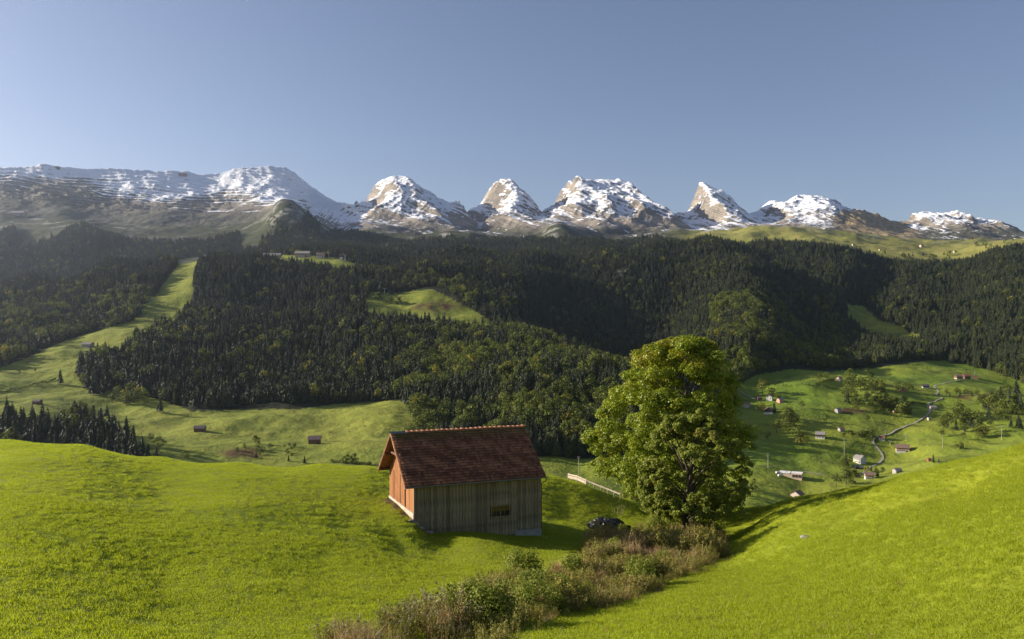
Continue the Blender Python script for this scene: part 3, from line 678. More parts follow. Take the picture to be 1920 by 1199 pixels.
# front boards, one by one, interrupted at the window
WX0, WX1, WZ0, WZ1 = 5.74, 7.24, 1.66, 2.42
nb_ = 41; bw = L_ / nb_
for i in range(nb_):
    a = i * bw + 0.013; b = (i + 1) * bw - 0.013; th = random.uniform(0.018, 0.036); bot = 0.5 if a > 7.6 else 0.22 + random.uniform(-.03, .03)
    segs = [(bot, roof_z(0) - 0.12)]
    if b > WX0 - 0.02 and a < WX1 + 0.02: segs = [(bot, WZ0 - 0.02), (WZ1 + 0.02, roof_z(0) - 0.12)]
    for z0, z1 in segs:
        m_ = MB(); m_.box(0, b - a, -th, 0.02, 0, z1 - z0); m_.build('board', MAT_BOARD, barn, (a, 0, z0))
for i in range(11):                                   # cover battens over some joints
    x = (i * 3.7 + 1.2) % 40; x = int(x) * bw
    if WX0 - 0.1 < x < WX1 + 0.1: continue
    m_ = MB(); m_.box(-0.028, 0.028, -0.058, -0.037, 0, roof_z(0) - 0.7); m_.build('batten', MAT_BOARD, barn, (x, 0, 0.52))
# gable boards (left end), browned by the sun; dark seams at the barn doors
ng = 27; gw = D_ / ng
for i in range(ng):
    a = i * gw + 0.006; b = (i + 1) * gw - 0.006; th = random.uniform(0.016, 0.032) + (0.03 if 9 <= i <= 20 else 0)
    za, zb = roof_z(a) - 0.13, roof_z(b) - 0.13
    m_ = MB(); vv = [(-th, a, 2.42), (0.02, a, 2.42), (0.02, b, 2.42), (-th, b, 2.42)] + [(-th, a, za), (0.02, a, za), (0.02, b, zb), (-th, b, zb)]
    if a < YR < b: vv[4:] = [(-th, a, za), (0.02, a, za), (0.02, b, zb), (-th, b, zb)]
    m_.add(vv, [(0, 1, 2, 3), (7, 6, 5, 4), (0, 4, 5, 1), (1, 5, 6, 2), (2, 6, 7, 3), (3, 7, 4, 0)])
    m_.build('gable_board', MAT_GABLE, barn)
for y in (2.28, 3.52, 5.38): m_ = MB(); m_.box(-0.085, -0.063, y - 0.055, y + 0.055, 2.45, 4.95 if y < 5 else 4.6); m_.build('door_seam', MAT_TIMBER, barn)
m_ = MB(); m_.box(-0.09, 0.1, -0.02, D_ + 0.02, 1.2, 2.40); m_.build('plinth', MAT_PLINTH, barn)
m_ = MB(); m_.box(7.62, L_ + 0.05, -0.10, 0.3, -0.5, 0.47); m_.build('foundation', MAT_CONC, barn)
m_ = MB(); m_.box(-0.06, 0.05, -0.06, 0.05, 2.41, roof_z(0) - 0.13); m_.box(L_ - 0.05, L_ + 0.06, -0.06, 0.05, 0.48, roof_z(0) - 0.13); m_.build('corner_board', MAT_BOARD, barn)
# roof deck, tiles, verge boards, rafters, gutter
mb = MB()
for (ya, yb) in ((YF, YR), (YB, YR)):
    za = ZE; vs = [(x, y, z - d) for d in (0.10, 0.0) for (x, y, z) in ((x0r, ya, ZE), (x1r, ya, ZE), (x1r, yb, ZR), (x0r, yb, ZR))]
    f = [(0, 1, 2, 3), (7, 6, 5, 4), (0, 4, 5, 1), (1, 5, 6, 2), (2, 6, 7, 3), (3, 7, 4, 0)]
    mb.add(vs, f if ya < yb else [tuple(reversed(q)) for q in f])
rf = mb.build('roof', MAT_SOFFIT, barn)
nr, nc = 20, 55; tw = (x1r - x0r + 0.04) / nc
V = []; F = []; T = []
for side, (ya, yb) in enumerate(((YF - 0.04, YR), (YB + 0.04, YR))):
    d = Vector((0, yb - ya, ZR - ZE)); sl = d.length; d /= sl; nn = Vector((0, -d.z if ya < yb else d.z, abs(d.y)))
    st = sl / nr
    for i in range(nr):
        tone_row = random.random() * 0.12
        for j in range(nc):
            s0 = i * st + random.uniform(-.008, .008); s1 = min(s0 + st * 1.25, sl); xa = x0r - 0.02 + j * tw + 0.006; xb = xa + tw - 0.012
            lo = 0.118 + random.uniform(-.012, .014); hi = 0.022
            tone = min(1, max(0, 0.33 + tone_row + random.gauss(0, 0.16) + 0.30 * math.sin(i * 0.9 + j * 0.35) * math.sin(j * 0.27 + 1.0)))
            if random.random() < 0.05: tone *= 0.2
            b0 = len(V); o_ = Vector((0, ya, ZE))
            for (x_, drop) in ((xa, 0), (xb, 0)):
                for (s_, hh) in ((s0, lo), (s1, hi)):
                    for th in (0, -0.045):
                        p = o_ + d * s_ + nn * (hh + th); V.append((x_, p.y, p.z)); T.append(tone)
            xm = (xa + xb) / 2; p = o_ + d * (s0 - 0.018) + nn * (lo + 0.008); V.append((xm, p.y, p.z)); T.append(tone); p = o_ + d * s1 + nn * (hi + 0.008); V.append((xm, p.y, p.z)); T.append(tone)
            p = o_ + d * (s0 - 0.018) + nn * (lo - 0.028); V.append((xm, p.y, p.z)); T.append(tone)
            q = lambda *a: tuple(b0 + k_ for k_ in a)
            F += [q(0, 8, 9, 2), q(8, 4, 6, 9), q(0, 1, 10, 8), q(8, 10, 5, 4), q(0, 2, 3, 1), q(4, 5, 7, 6)]
me = bpy.data.meshes.new('roof_tiles'); me.from_pydata(V, [], F); me.update(); attr(me, 'tone', T); me.materials.append(MAT_TILE)
tl = link('roof_tiles', me, (), rf); tag(tl, 'overlapping red brown flat clay tiles in twenty courses', kind='stuff')
rt = MB(); n_ = 9
for s_ in (0,):
    vs = []
    for (x_, rad) in ((0, 0.115), (0.40, 0.098)):
        for th in (0, 0.018):
            for k_ in range(n_): a = math.pi * (k_ / (n_ - 1)); vs.append((x_, (rad - th) * math.cos(a) * 1.15, (rad - th) * math.sin(a)))
    fs = []
    for k_ in range(n_ - 1): fs += [(k_, k_ + 1, 2 * n_ + k_ + 1, 2 * n_ + k_), (n_ + k_ + 1, n_ + k_, 3 * n_ + k_, 3 * n_ + k_ + 1), (k_, n_ + k_, n_ + k_ + 1, k_ + 1), (2 * n_ + k_, 2 * n_ + k_ + 1, 3 * n_ + k_ + 1, 3 * n_ + k_)]
    rt.add(vs, fs)
rtm = rt.mesh('ridge_tile', [MAT_RIDGE], True)
for i in range(25):
    link('ridge_tile', rtm, (), rf, (x0r + 1.12 + i * 0.388, YR, ZR + 0.02 + random.uniform(-.01, .02)), (0, R(1.5), random.uniform(-.03, .03)))
m_ = MB(); m_.add([(x0r - .03, YR - .2, ZR - 0.06), (x0r - .03, YR, ZR + 0.11), (x0r - .03, YR + .2, ZR - 0.06), (x0r + 1.2, YR - .2, ZR - 0.06), (x0r + 1.2, YR, ZR + 0.11), (x0r + 1.2, YR + .2, ZR - 0.06)], [(0, 1, 4, 3), (1, 2, 5, 4)])
m_.build('ridge_flashing', MAT_ZINC, rf)
for xv, s_ in ((x0r, -1), (x1r, 1)):
    for (ya, yb) in ((YF, YR), (YB, YR)):
        m_ = MB(); w_ = 0.028 * s_
        vs = [(xv + dx, y, z + dz) for dx in (0.003 * s_, w_) for (y, z, dz) in ((ya, ZE, -0.17), (yb, ZR, -0.17), (yb, ZR, 0.045), (ya, ZE, 0.045))]
        m_.add(vs, [(0, 1, 2, 3), (7, 6, 5, 4), (0, 4, 5, 1), (1, 5, 6, 2), (2, 6, 7, 3), (3, 7, 4, 0)]); m_.build('bargeboard', MAT_SOFFIT if ya < yb else MAT_TIMBER, rf)
for yv in (YF + 0.3, 1.6, YR, 5.3, YB - 0.3):          # purlin ends under the gable overhang
    m_ = MB(); m_.box(x0r + 0.04, 0.0, yv - 0.07, yv + 0.07, roof_z(yv) - 0.29, roof_z(yv) - 0.115); m_.build('purlin', MAT_TIMBER, rf)
m_ = MB(); m_.box(x0r + 0.35, x0r + 0.47, 1.3, 5.6, 6.0, 6.14); m_.build('collar_beam', MAT_TIMBER, rf)
gt = MB(); vs = []; k9 = 8
for x_ in (x0r - 0.02, x1r + 0.05):
    for k_ in range(k9): a = math.pi + math.pi * k_ / (k9 - 1); vs.append((x_, YF - 0.10 + 0.085 * math.cos(a), ZE - 0.02 + 0.085 * math.sin(a)))
gt.add(vs, [(k_, k_ + 1, k9 + k_ + 1, k9 + k_) for k_ in range(k9 - 1)] + [tuple(range(k9))[::-1], tuple(range(k9, 2 * k9))])
gut = gt.build('gutter', MAT_ZINC, rf, smooth_shade=False)
m_ = MB(); m_.path([(x1r, YF - 0.1, ZE - 0.1), (x1r - 0.02, YF - 0.08, ZE - 0.3), (L_ + 0.10, -0.05, ZE - 0.62), (L_ + 0.10, -0.03, ZE - 1.0), (L_ + 0.10, -0.03, 0.3)], [0.035] * 5, 7); m_.build('downpipe', MAT_TIMBER, barn)
a = (ZR - ZE) / (YR - YF); yv = 0.80
m_ = MB(); m_.box(3.02, 3.42, 0, 0.46, 0.085, 0.105); m_.build('roof_pane', MAT_GLASS, rf, (0, yv, roof_z(yv)), (math.atan(a), 0, 0))
# window
win = MB(); win.box(WX0 - 0.12, WX1 + 0.12, -0.10, 0, WZ1, WZ1 + 0.11); win.box(WX0 - 0.1, WX1 + 0.1, -0.12, 0, WZ0 - 0.10, WZ0)
win.box(WX0, WX0 + 0.07, -0.07, 0, WZ0, WZ1); win.box(WX1 - 0.07, WX1, -0.07, 0, WZ0, WZ1); wn = win.build('window', MAT_BOARD, barn)
pw = (WX1 - WX0 - 0.14) / 4
for i in range(4):
    xa = WX0 + 0.07 + i * pw
    m_ = MB(); m_.box(xa + 0.012, xa + pw - 0.032, -0.028, -0.022, WZ0 + 0.03, WZ0 + 0.35); m_.build('pane', MAT_GLASS, wn)
    if i < 3: m_ = MB(); m_.box(xa + pw - 0.03, xa + pw + 0.01, -0.06, -0.01, WZ0 + 0.01, WZ1 - 0.35); m_.build('muntin', MAT_BOARD, wn)
m_ = MB(); m_.box(WX0 + 0.07, WX1 - 0.07, -0.045, -0.025, WZ0 + 0.38, WZ1 - 0.01); m_.build('upper_pane', MAT_GLASSY, wn)
# fallen stones at the left corner of the barn, stacked down the bank
def rock_mesh(seed, squash=0.6, sub=2):
    bm = bmesh.new(); bmesh.ops.create_icosphere(bm, subdivisions=sub, radius=1); r = random.Random(seed)
    ax = [Vector((r.gauss(0, 1), r.gauss(0, 1), r.gauss(0, 1))).normalized() for _ in range(9)]; cut = [r.uniform(0.6, 0.9) for _ in ax]
    for v in bm.verts:
        for a_, c_ in zip(ax, cut):
            dd = v.co.dot(a_)
            if dd > c_: v.co -= a_ * (dd - c_)
        v.co.z *= squash; v.co *= r.uniform(0.96, 1.04)
    me = bpy.data.meshes.new('stone'); bm.to_mesh(me); bm.free(); me.materials.append(MAT_STONE); return me
RK = [rock_mesh(s) for s in range(4)]
u_ = Vector((math.cos(ang), math.sin(ang), 0)); g_ = Vector((-math.sin(ang), math.cos(ang), 0)); B0 = Vector((BX, BY, BZ))
for i in range(16):
    q = i / 15; a = -0.25 + q * 1.35 + random.uniform(-.1, .1); b = -0.22 - random.uniform(0, 0.25) - (0.0 if q > 0.3 else 0)
    p = B0 + u_ * a + g_ * b; s = random.uniform(0.10, 0.22)
    o = bpy.data.objects.new('stone', RK[i % 4]); col.objects.link(o); o.location = (p.x, p.y, zg(p.x, p.y) + s * 0.25); o.scale = (s * 1.3, s, s)
    o.rotation_euler = (0, 0, random.uniform(0, 6)); tag(o, 'rough grey stone piled on the bank at the left corner of the barn', 'stone', 'stones at the barn corner')

# ------------------------------------------------------------------ the two maples
def maple(name, Yd, rows_, base_px, mat, label, nleaf, lsize, seed, trunk_r, nlobe, limbs=True):
    r = np.random.default_rng(seed); k_ = Yd / 1500
    cx0 = (base_px - 960) * k_; bz = zg(cx0, Yd)
    root = empty(name, (cx0, Yd, bz), 0, label=label, cat='tree')
    tb = np.array([((620 - a) * k_ - bz, (b - 960) * k_ - cx0, (c - 960) * k_ - cx0) for a, b, c in rows_])[::-1]
    zmin, zmax = tb[0, 0], tb[-1, 0]
    def prof(z): l = np.interp(z, tb[:, 0], tb[:, 1]); rr = np.interp(z, tb[:, 0], tb[:, 2]); return (l + rr) / 2, (rr - l) / 2
    lob = []
    tries = 0
    while len(lob) < nlobe and tries < 20000:
        tries += 1
        z = r.uniform(zmin + 0.2, zmax - 0.5); c, hw = prof(z); a = r.uniform(0, 2 * np.pi)
        R_ = r.uniform(0.062, 0.145) * (zmax - zmin) * 0.8; rad = max(hw - R_ * 0.70, 0.1) * (1 if r.random() < 0.8 else r.uniform(0.2, 0.8))
        p = np.array([c + rad * math.cos(a), rad * 0.92 * math.sin(a), min(z, zmax - R_ * 0.55)])
        if all(np.linalg.norm(p - q[0]) > 0.52 * max(R_, q[1]) for q in lob): lob.append((p, R_))
    LP = np.array([q[0] for q in lob]); LR = np.array([q[1] for q in lob])
    sub_n = 9; sp = []; sr = []; sc_ = []
    for p, R_ in lob:                                   # every bough carries smaller sprays
        cl = r.random()
        for _ in range(sub_n):
            d = r.normal(size=3); d[2] = abs(d[2]) * 0.8 - 0.25; d /= np.linalg.norm(d)
            sp.append(p + d * R_ * r.uniform(0.5, 0.95) * np.array([1, 1, 0.75])); sr.append(R_ * r.uniform(0.30, 0.50)); sc_.append(np.clip(cl * 0.6 + r.random() * 0.4 + 0.25 * (p[2] > 0.72 * zmax) - 0.12, 0, 1))
    SP = np.array(sp); SR = np.array(sr); SC = np.array(sc_)
    ww = SR ** 2; idx = r.choice(len(SP), nleaf, p=ww / ww.sum())
    d = r.normal(size=(nleaf, 3)); d[:, 2] += 0.35; d /= np.linalg.norm(d, axis=1)[:, None]
    P = SP[idx] + d * (SR[idx] * r.uniform(0.55, 1.05, nleaf) ** 0.6)[:, None] * np.array([1, 1, 0.72])
    nn = d * 0.7 + np.array([0, 0, 0.45]) + r.normal(size=(nleaf, 3)) * 0.42; nn /= np.linalg.norm(nn, axis=1)[:, None]
    V_ = quad_leaves(P, nn, r.uniform(0.7, 1.35, nleaf) * lsize, 0.95, r)
    me = np_mesh('foliage', V_, np.arange(nleaf * 4).reshape(-1, 4), False)
    attr(me, 'leaf', np.repeat(r.random(nleaf), 4)); attr(me, 'clump', np.repeat(SC[idx], 4))
    tag(link('foliage', me, mat, root), kind='stuff')
    top = zmax - 0.2 * (zmax - zmin)
    tk = MB(); c_t, _ = prof(top); c_m, _ = prof(0.5 * (zmin + zmax))
    tk.path([(0, 0, -0.5), (0, 0, 0.15), (0.05, 0, 0.8), (0.02, 0.05, zmin + 1), (c_m * .4, 0, 0.35 * zmax), (c_m * 0.8, 0.1, 0.55 * zmax), (c_t, 0, top)], [trunk_r * 1.6, trunk_r * 1.25, trunk_r, trunk_r * .9, trunk_r * .7, trunk_r * .45, 0.05], 10)
    tk.build('trunk', MAT_BARK, root, smooth_shade=True)
    for i in np.argsort(-LR)[:26]:
        p = LP[i]; z0 = np.clip(p[2] * 0.55, 0.12 * zmax, top * 0.9); xs_ = np.interp(z0, [0, 0.35 * zmax, 0.55 * zmax, top], [0, c_m * .4, c_m * .8, c_t])
        mid = Vector((xs_ * .45 + p[0] * .55, p[1] * .5, z0 + (p[2] - z0) * 0.62)); m_ = MB()
        m_.path([(xs_, 0, z0), tuple(mid), tuple(p)], [trunk_r * .32, trunk_r * .19, 0.03], 6); m_.build('limb', MAT_BARK, root, smooth_shade=True)
    return root
maple('maple_tree', 81, [(632,1258,1300),(645,1228,1330),(672,1200,1350),(700,1172,1364),(730,1150,1374),(760,1128,1386),(790,1107,1406),(820,1100,1413),(850,1104,1410),(880,1112,1405),(905,1140,1402),(925,1195,1392),(945,1290,1380)],
      1300, MAT_MAPLE, 'tall broad maple with yellow green crown rising behind the smaller maple', 165000, 0.172, 3, 0.42, 185)
maple('maple_tree', 68, [(770,1288,1312),(785,1258,1345),(812,1232,1372),(845,1214,1392),(875,1204,1398),(905,1197,1398),(935,1203,1388),(958,1218,1366),(975,1245,1345)],
      1284, MAT_MAPLE2, 'smaller grey green maple with dark trunk growing by the stream thicket', 110000, 0.142, 5, 0.30, 105)

# ------------------------------------------------------------------ thicket along the stream
def herb(seed, n=70, h=1.0, spread=0.42, ls=0.075, mats=None, flowers=0, stalk=6):
    r = np.random.default_rng(seed); mb = MB(); st = []
    for i in range(stalk):
        a = r.uniform(0, 6.28); q = r.uniform(0.2, 1) * spread; hh = h * r.uniform(0.6, 1.0)
        b = (q * 0.35 * math.cos(a), q * 0.35 * math.sin(a), -0.1); tp = (q * math.cos(a) + r.normal() * .04, q * math.sin(a) + r.normal() * .04, hh)
        st.append((np.array(b), np.array(tp))); mb.path([b, tuple(0.5 * (np.array(b) + np.array(tp)) + [0, 0, .06 * h]), tp], [0.012, 0.009, 0.004], 3, 1)
    i0 = len(mb.v); si = r.integers(0, stalk, n); t_ = r.uniform(0.15, 1, n) ** 0.8
    B = np.array([s[0] for s in st])[si]; Tt = np.array([s[1] for s in st])[si]
    d = r.normal(size=(n, 3)); d[:, 2] = np.abs(d[:, 2]) * .6; d /= np.linalg.norm(d, axis=1)[:, None]
    P = B + (Tt - B) * t_[:, None] + d * (0.13 * h * (1.1 - 0.6 * t_))[:, None]
    nn = d + np.array([0, 0, .6]) + r.normal(size=(n, 3)) * .4; nn /= np.linalg.norm(nn, axis=1)[:, None]
    V_ = quad_leaves(P, nn, r.uniform(.7, 1.4, n) * ls, 0.5, r); mb.v += V_.tolist(); mb.f += [tuple(i0 + 4 * k_ + j for j in range(4)) for k_ in range(n)]; mb.m += [0] * n
    lf = [0.3] * i0 + np.repeat(r.random(n), 4).tolist()
    for s in st[:flowers]:
        j0 = len(mb.v); P = s[1] + r.normal(size=(9, 3)) * [0.035, 0.035, 0.07]; nn = r.normal(size=(9, 3)); nn /= np.linalg.norm(nn, axis=1)[:, None]
        V_ = quad_leaves(P, nn, r.uniform(.7, 1.2, 9) * 0.06, 0.8, r); mb.v += V_.tolist(); mb.f += [tuple(j0 + 4 * k_ + j for j in range(4)) for k_ in range(9)]; mb.m += [2] * 9; lf += [0.5] * 36
    me = mb.mesh('herb', mats); attr(me, 'leaf', lf); return me
def blades(seed, n, h, spread, wd, mat, droop=0.35, name='tuft'):
    r = np.random.default_rng(seed); a = r.uniform(0, 6.28, n); q = np.sqrt(r.random(n)) * spread; b = np.stack([q * np.cos(a), q * np.sin(a), np.full(n, -0.02)], 1)
    dr = r.uniform(0, 6.28, n); hh = h * r.uniform(0.45, 1.0, n); ln = hh * droop * r.uniform(0.3, 1.6, n)
    t1 = b + np.stack([np.cos(dr) * ln * 0.35, np.sin(dr) * ln * 0.35, hh * 0.62], 1); t2 = b + np.stack([np.cos(dr) * ln, np.sin(dr) * ln, hh], 1)
    pa = r.uniform(0, 6.28, n); pv = np.stack([np.cos(pa), np.sin(pa), np.zeros(n)], 1) * wd * 0.5
    V_ = np.stack([b - pv, b + pv, t1 + pv * .8, t1 - pv * .8, t2], 1).reshape(-1, 3)
    F_ = []
    for k_ in range(n): F_ += [(5 * k_, 5 * k_ + 1, 5 * k_ + 2, 5 * k_ + 3), (5 * k_ + 3, 5 * k_ + 2, 5 * k_ + 4)]
    me = bpy.data.meshes.new(name); me.from_pydata(V_.tolist(), [], F_); me.update()
    attr(me, 'tip', np.tile([0, 0, .6, .6, 1.0], n)); attr(me, 'leaf', np.repeat(r.random(n), 5)); me.materials.append(mat); return me
HERB = [herb(s, 150, 1.0, 0.5, 0.085, [MAT_HERB, MAT_DRY, MAT_FLOWER], 0) for s in range(4)]
HBF = [herb(s + 10, 130, 1.0, 0.45, 0.075, [MAT_HERB, MAT_DRY, MAT_FLOWER], 5, 7) for s in range(3)]
DRY = [blades(s, 60, 1.0, 0.30, 0.022, MAT_DRY, 0.5, 'dry_tuft') for s in range(3)] + [herb(s + 30, 40, 1.0, 0.4, 0.06, [MAT_DRY, MAT_DRY, MAT_DRY], 0, 9) for s in range(2)]
BAND = [(570,1240),(640,1196),(690,1178),(760,1150),(830,1128),(900,1108),(960,1088),(1040,1076),(1095,1058),(1098,1025),(1112,1003),(1185,1003),(1215,985),(1262,998),(1335,996),(1362,1018),(1368,1042),(1335,1058),(1295,1078),(1240,1103),(1180,1132),(1100,1150),(1030,1170),(990,1188),(940,1240)]
nn_ = 15000; bx = rng.uniform(-7, 27, nn_); by = rng.uniform(19, 80, nn_); bz = Z(bx, by, False); qx, qy = project(bx, by, bz)
ok = in_poly(qx, qy, BAND) & ~((np.hypot(bx - 14.7, by - 68) < 0.5))
bx, by, bz, qx, qy = bx[ok], by[ok], bz[ok], qx[ok], qy[ok]
# height of the growth falls off at its edges
edge = np.full(len(bx), 1.0)
for (dx, dy) in ((0, 9), (0, -9), (10, 0), (-10, 0), (0, 18), (0, -18)): edge *= np.where(in_poly(qx + dx, qy + dy, BAND), 1, 0.80)
ex = rng.uniform(-9, 28, 16000); ey = rng.uniform(19, 80, 16000); ez = Z(ex, ey, False); ax_, ay_ = project(ex, ey, ez)
ring = np.zeros(len(ex), bool)
for (dx, dy) in ((0, 13), (0, -9), (14, 0), (-14, 0), (9, 9), (-9, -7)): ring |= in_poly(ax_ + dx, ay_ + dy, BAND)
ring &= ~in_poly(ax_, ay_, BAND) & (rng.random(len(ex)) < 0.45); nb0 = len(bx)
bx, by, bz = np.concatenate([bx, ex[ring]]), np.concatenate([by, ey[ring]]), np.concatenate([bz, ez[ring]]); qx, qy = np.concatenate([qx, ax_[ring]]), np.concatenate([qy, ay_[ring]]); edge = np.concatenate([edge, np.full(ring.sum(), 0.02)])
nzv = fbm(bx, by, 3.0, 3, 71); nz2 = fbm(bx, by, 5.5, 2, 72)
hh = (0.70 + 0.85 * nzv) * np.where(edge > 0.1, 0.42 + 0.58 * edge, 0.30) * rng.uniform(0.7, 1.2, len(bx)); hh = np.clip(hh, 0.16, 1.6)
hh *= np.where(qy < 1060, 1.15, 0.92)
kind = np.where(nz2 + rng.normal(0, 0.22, len(bx)) > 0.34, 2, np.where((qx < 900) & (rng.random(len(bx)) < 0.6), 1, 0))
kind = np.where(rng.random(len(bx)) < 0.08, 2, kind)
print('thicket', len(bx))
def sub(nm, kk, meshes, label, wide):
    m = kind == kk; k_ = m.sum(); s = np.stack([hh[m] * wide, hh[m] * wide, hh[m]], 1)
    scatter(nm, np.stack([bx[m], by[m], bz[m]], 1), rng.integers(0, len(meshes), k_), rng.uniform(0, 6.28, k_), s, proto_coll(nm + '_kind', meshes), label)
sub('undergrowth', 0, HERB, 'tangled green herbs and brambles filling the stream gully', 1.05)
sub('flowering_weeds', 1, HBF, 'pale flowering weeds at the lower end of the gully thicket', 1.0)
sub('dry_undergrowth', 2, DRY, 'tan and reddish dry stalks standing in the gully thicket', 1.0)
# ------------------------------------------------------------------ pasture grass
GR = [blades(s + 80, 84, 0.085, 0.36, 0.015, MAT_GRASS, 0.75, 'grass_patch') for s in range(4)]
def grass(N, ya, yb, s0, s1, nm, label):
    gy = np.sqrt(rng.uniform(ya * ya, yb * yb, N)); gu = rng.uniform(-0.70, 0.70, N); gx = gu * gy
    lx = (gx - BX) * math.cos(ang) + (gy - BY) * math.sin(ang); ly = -(gx - BX) * math.sin(ang) + (gy - BY) * math.cos(ang)
    k_ = ~((lx > -0.25) & (lx < L_ + 0.1) & (ly > -0.12) & (ly < D_ + 0.1)); gx, gy = gx[k_], gy[k_]
    gz = Z(gx, gy, False); px, py = project(gx, gy, gz)
    dens = np.zeros(len(gx))
    for (a, b, rr) in ((730, 940, 10), (742, 950, 8), (757, 962, 7), (770, 976, 7), (1302, 1006, 24), (1340, 1040, 17), (1235, 1105, 11), (1160, 1132, 7)): dens = np.maximum(dens, np.hypot((px - a) * .8, py - b) < rr)
    k_ = (dens < 0.5) & ~(in_poly(px, py, BAND) & (rng.random(len(gx)) < 0.6)); gx, gy, gz = gx[k_], gy[k_], gz[k_]
    v = 1 + 0.32 * fbm(gx, gy, 1.6, 3, 17) + 0.30 * fbm(gx, gy, 11, 2, 18); v = np.clip(v, 0.4, 2.4) * rng.uniform(0.75, 1.25, len(gx))
    w_ = np.interp(gy, [ya, yb], [s0, s1]); sc3 = np.stack([w_, w_, v * (0.8 + 0.2 * w_)], 1)
    scatter(nm, np.stack([gx, gy, gz], 1), rng.integers(0, 4, len(gx)), rng.uniform(0, 6.28, len(gx)), sc3, cG, label)
cG = proto_coll('grass_kind', GR)
grass(20000, 13, 45, 0.9, 1.1, 'grass', 'short lush grass covering the near pasture')
grass(34000, 45, 108, 1.15, 1.7, 'grass', 'short lush grass covering the upper pasture around the barn')

# ------------------------------------------------------------------ small things near the barn
def near_pt(px, Yd, dz=0.0):
    x = (px - 960) / 1500 * Yd; return Vector((x, Yd, zg(x, Yd) + dz))
fen = [(1065, 92.6), (1082, 91.8), (1099, 91.0), (1113, 90.6), (1126, 90.2), (1139, 89.8), (1151, 89.4), (1163, 89)]
fp = [near_pt(a, b) for a, b in fen]
fr = empty('rail_fence', fp[0], label='pale wooden rail fence running down the pasture crest right of the barn', cat='fence')
def seg_box(mb, p, q, th, h, z0):
    d = (q - p); d.z = 0; n_ = d.normalized(); s = Vector((-n_.y, n_.x, 0)) * th / 2
    v = []
    for e_ in (p, q):
        for k_ in (-1, 1):
            for z_ in (z0, z0 + h): v.append(e_ + s * k_ + Vector((0, 0, z_)))
    mb.add(v, [(0, 1, 3, 2), (4, 6, 7, 5), (0, 4, 5, 1), (2, 3, 7, 6), (1, 5, 7, 3), (0, 2, 6, 4)])
for i, p in enumerate(fp):
    q = p - fp[0]; m_ = MB(); m_.box(-0.06, 0.06, -0.06, 0.06, -0.3, 0.9); m_.build('post', MAT_PALE, fr, q + Vector((0.05, 0.09, 0)))
    if i < len(fp) - 1:
        r_ = fp[i + 1] - fp[0]; m_ = MB(); seg_box(m_, q, r_, 0.05, 0.16, 0.72); m_.build('rail', MAT_PALE, fr)
        if i < 2:
            m_ = MB(); seg_box(m_, q - Vector((0, .05, 0)), r_ - Vector((0, .05, 0)), 0.04, 0.30, 0.36); m_.build('lower_plank', MAT_PALE, fr)
MAT_STAKE = simple('dark_stake', (0.05, 0.05, 0.045), 0.6)
p = near_pt(1106.5, 62); m_ = MB(); m_.tube((0, 0, -0.3), (-0.03, 0, 1.35), 0.022, 0.018, 6)
tag(m_.build('fence_stake', MAT_STAKE, None, p), 'thin dark stake standing alone between barn and stream thicket', 'stake')
# dark covered heap
t = NT('black_sheeting'); MAT_BLACK = t.principled((0.012, 0.012, 0.014), 0.38, t.bump(t.noise(5, 5, t.obj()), 0.7, 0.08), 0.5)
bm = bmesh.new(); bmesh.ops.create_icosphere(bm, subdivisions=4, radius=1); co = np.array([v.co for v in bm.verts])
nz_ = fbm(co[:, 0] * 2 + 5, co[:, 1] * 2 + co[:, 2] * 1.3, 0.9, 4, 9); rid = ridged(co[:, 0] + co[:, 2], co[:, 1] + 0.5 * co[:, 2], 0.7, 3, 12)
for v, a, b in zip(bm.verts, nz_, rid):
    s_ = 1 + 0.16 * a + 0.10 * (b - 1); v.co = Vector((v.co.x * 1.75 * s_, v.co.y * 1.0 * s_, max(v.co.z, -0.3) * (0.92 - 0.26 * v.co.x) * s_))
me = bpy.data.meshes.new('covered_heap'); bm.to_mesh(me); bm.free(); me.materials.append(MAT_BLACK)
tag(link('covered_heap', me, (), None, near_pt(1142, 67, 0.32)), 'low heap under black plastic sheeting between barn and maples', 'covered heap')
p = near_pt(1510, 47); o = bpy.data.objects.new('boulder', RK[1]); col.objects.link(o); o.location = p + Vector((0, 0, 0.06)); o.scale = (0.30, 0.24, 0.20)
tag(o, 'single grey stone lying in the open grass of the right slope', 'stone')
def plant(name, mesh, loc, h, wide, label, cat='bush', group=None):
    o = bpy.data.objects.new(name, mesh); col.objects.link(o); o.location = loc; o.scale = (h * wide, h * wide, h); o.rotation_euler = (0, 0, random.uniform(0, 6.28)); return tag(o, label, cat, group)
def leaf_bush(seed, n, size, mat, h=1.0, wd=0.6):
    r = np.random.default_rng(seed); C = np.array([(r.uniform(-wd, wd) * .6, r.uniform(-wd, wd) * .6, r.uniform(0.1, 0.75)) for _ in range(14)])
    i = r.integers(0, 14, n); d = r.normal(size=(n, 3)); d /= np.linalg.norm(d, axis=1)[:, None]
    P = C[i] + d * r.uniform(.12, .26, n)[:, None]; P[:, 2] = np.abs(P[:, 2]); nn = d + r.normal(size=(n, 3)) * .5; nn /= np.linalg.norm(nn, axis=1)[:, None]
    V_ = quad_leaves(P, nn, r.uniform(.7, 1.3, n) * size, .8, r); me = np_mesh('bush', V_, np.arange(n * 4).reshape(-1, 4), False)
    attr(me, 'leaf', np.repeat(r.random(n), 4)); attr(me, 'clump', np.repeat(r.random(14)[i] * 0.6, 4)); me.materials.append(mat); return me
LB = [leaf_bush(s, 2600, 0.055, MAT_MAPLE2) for s in range(3)]
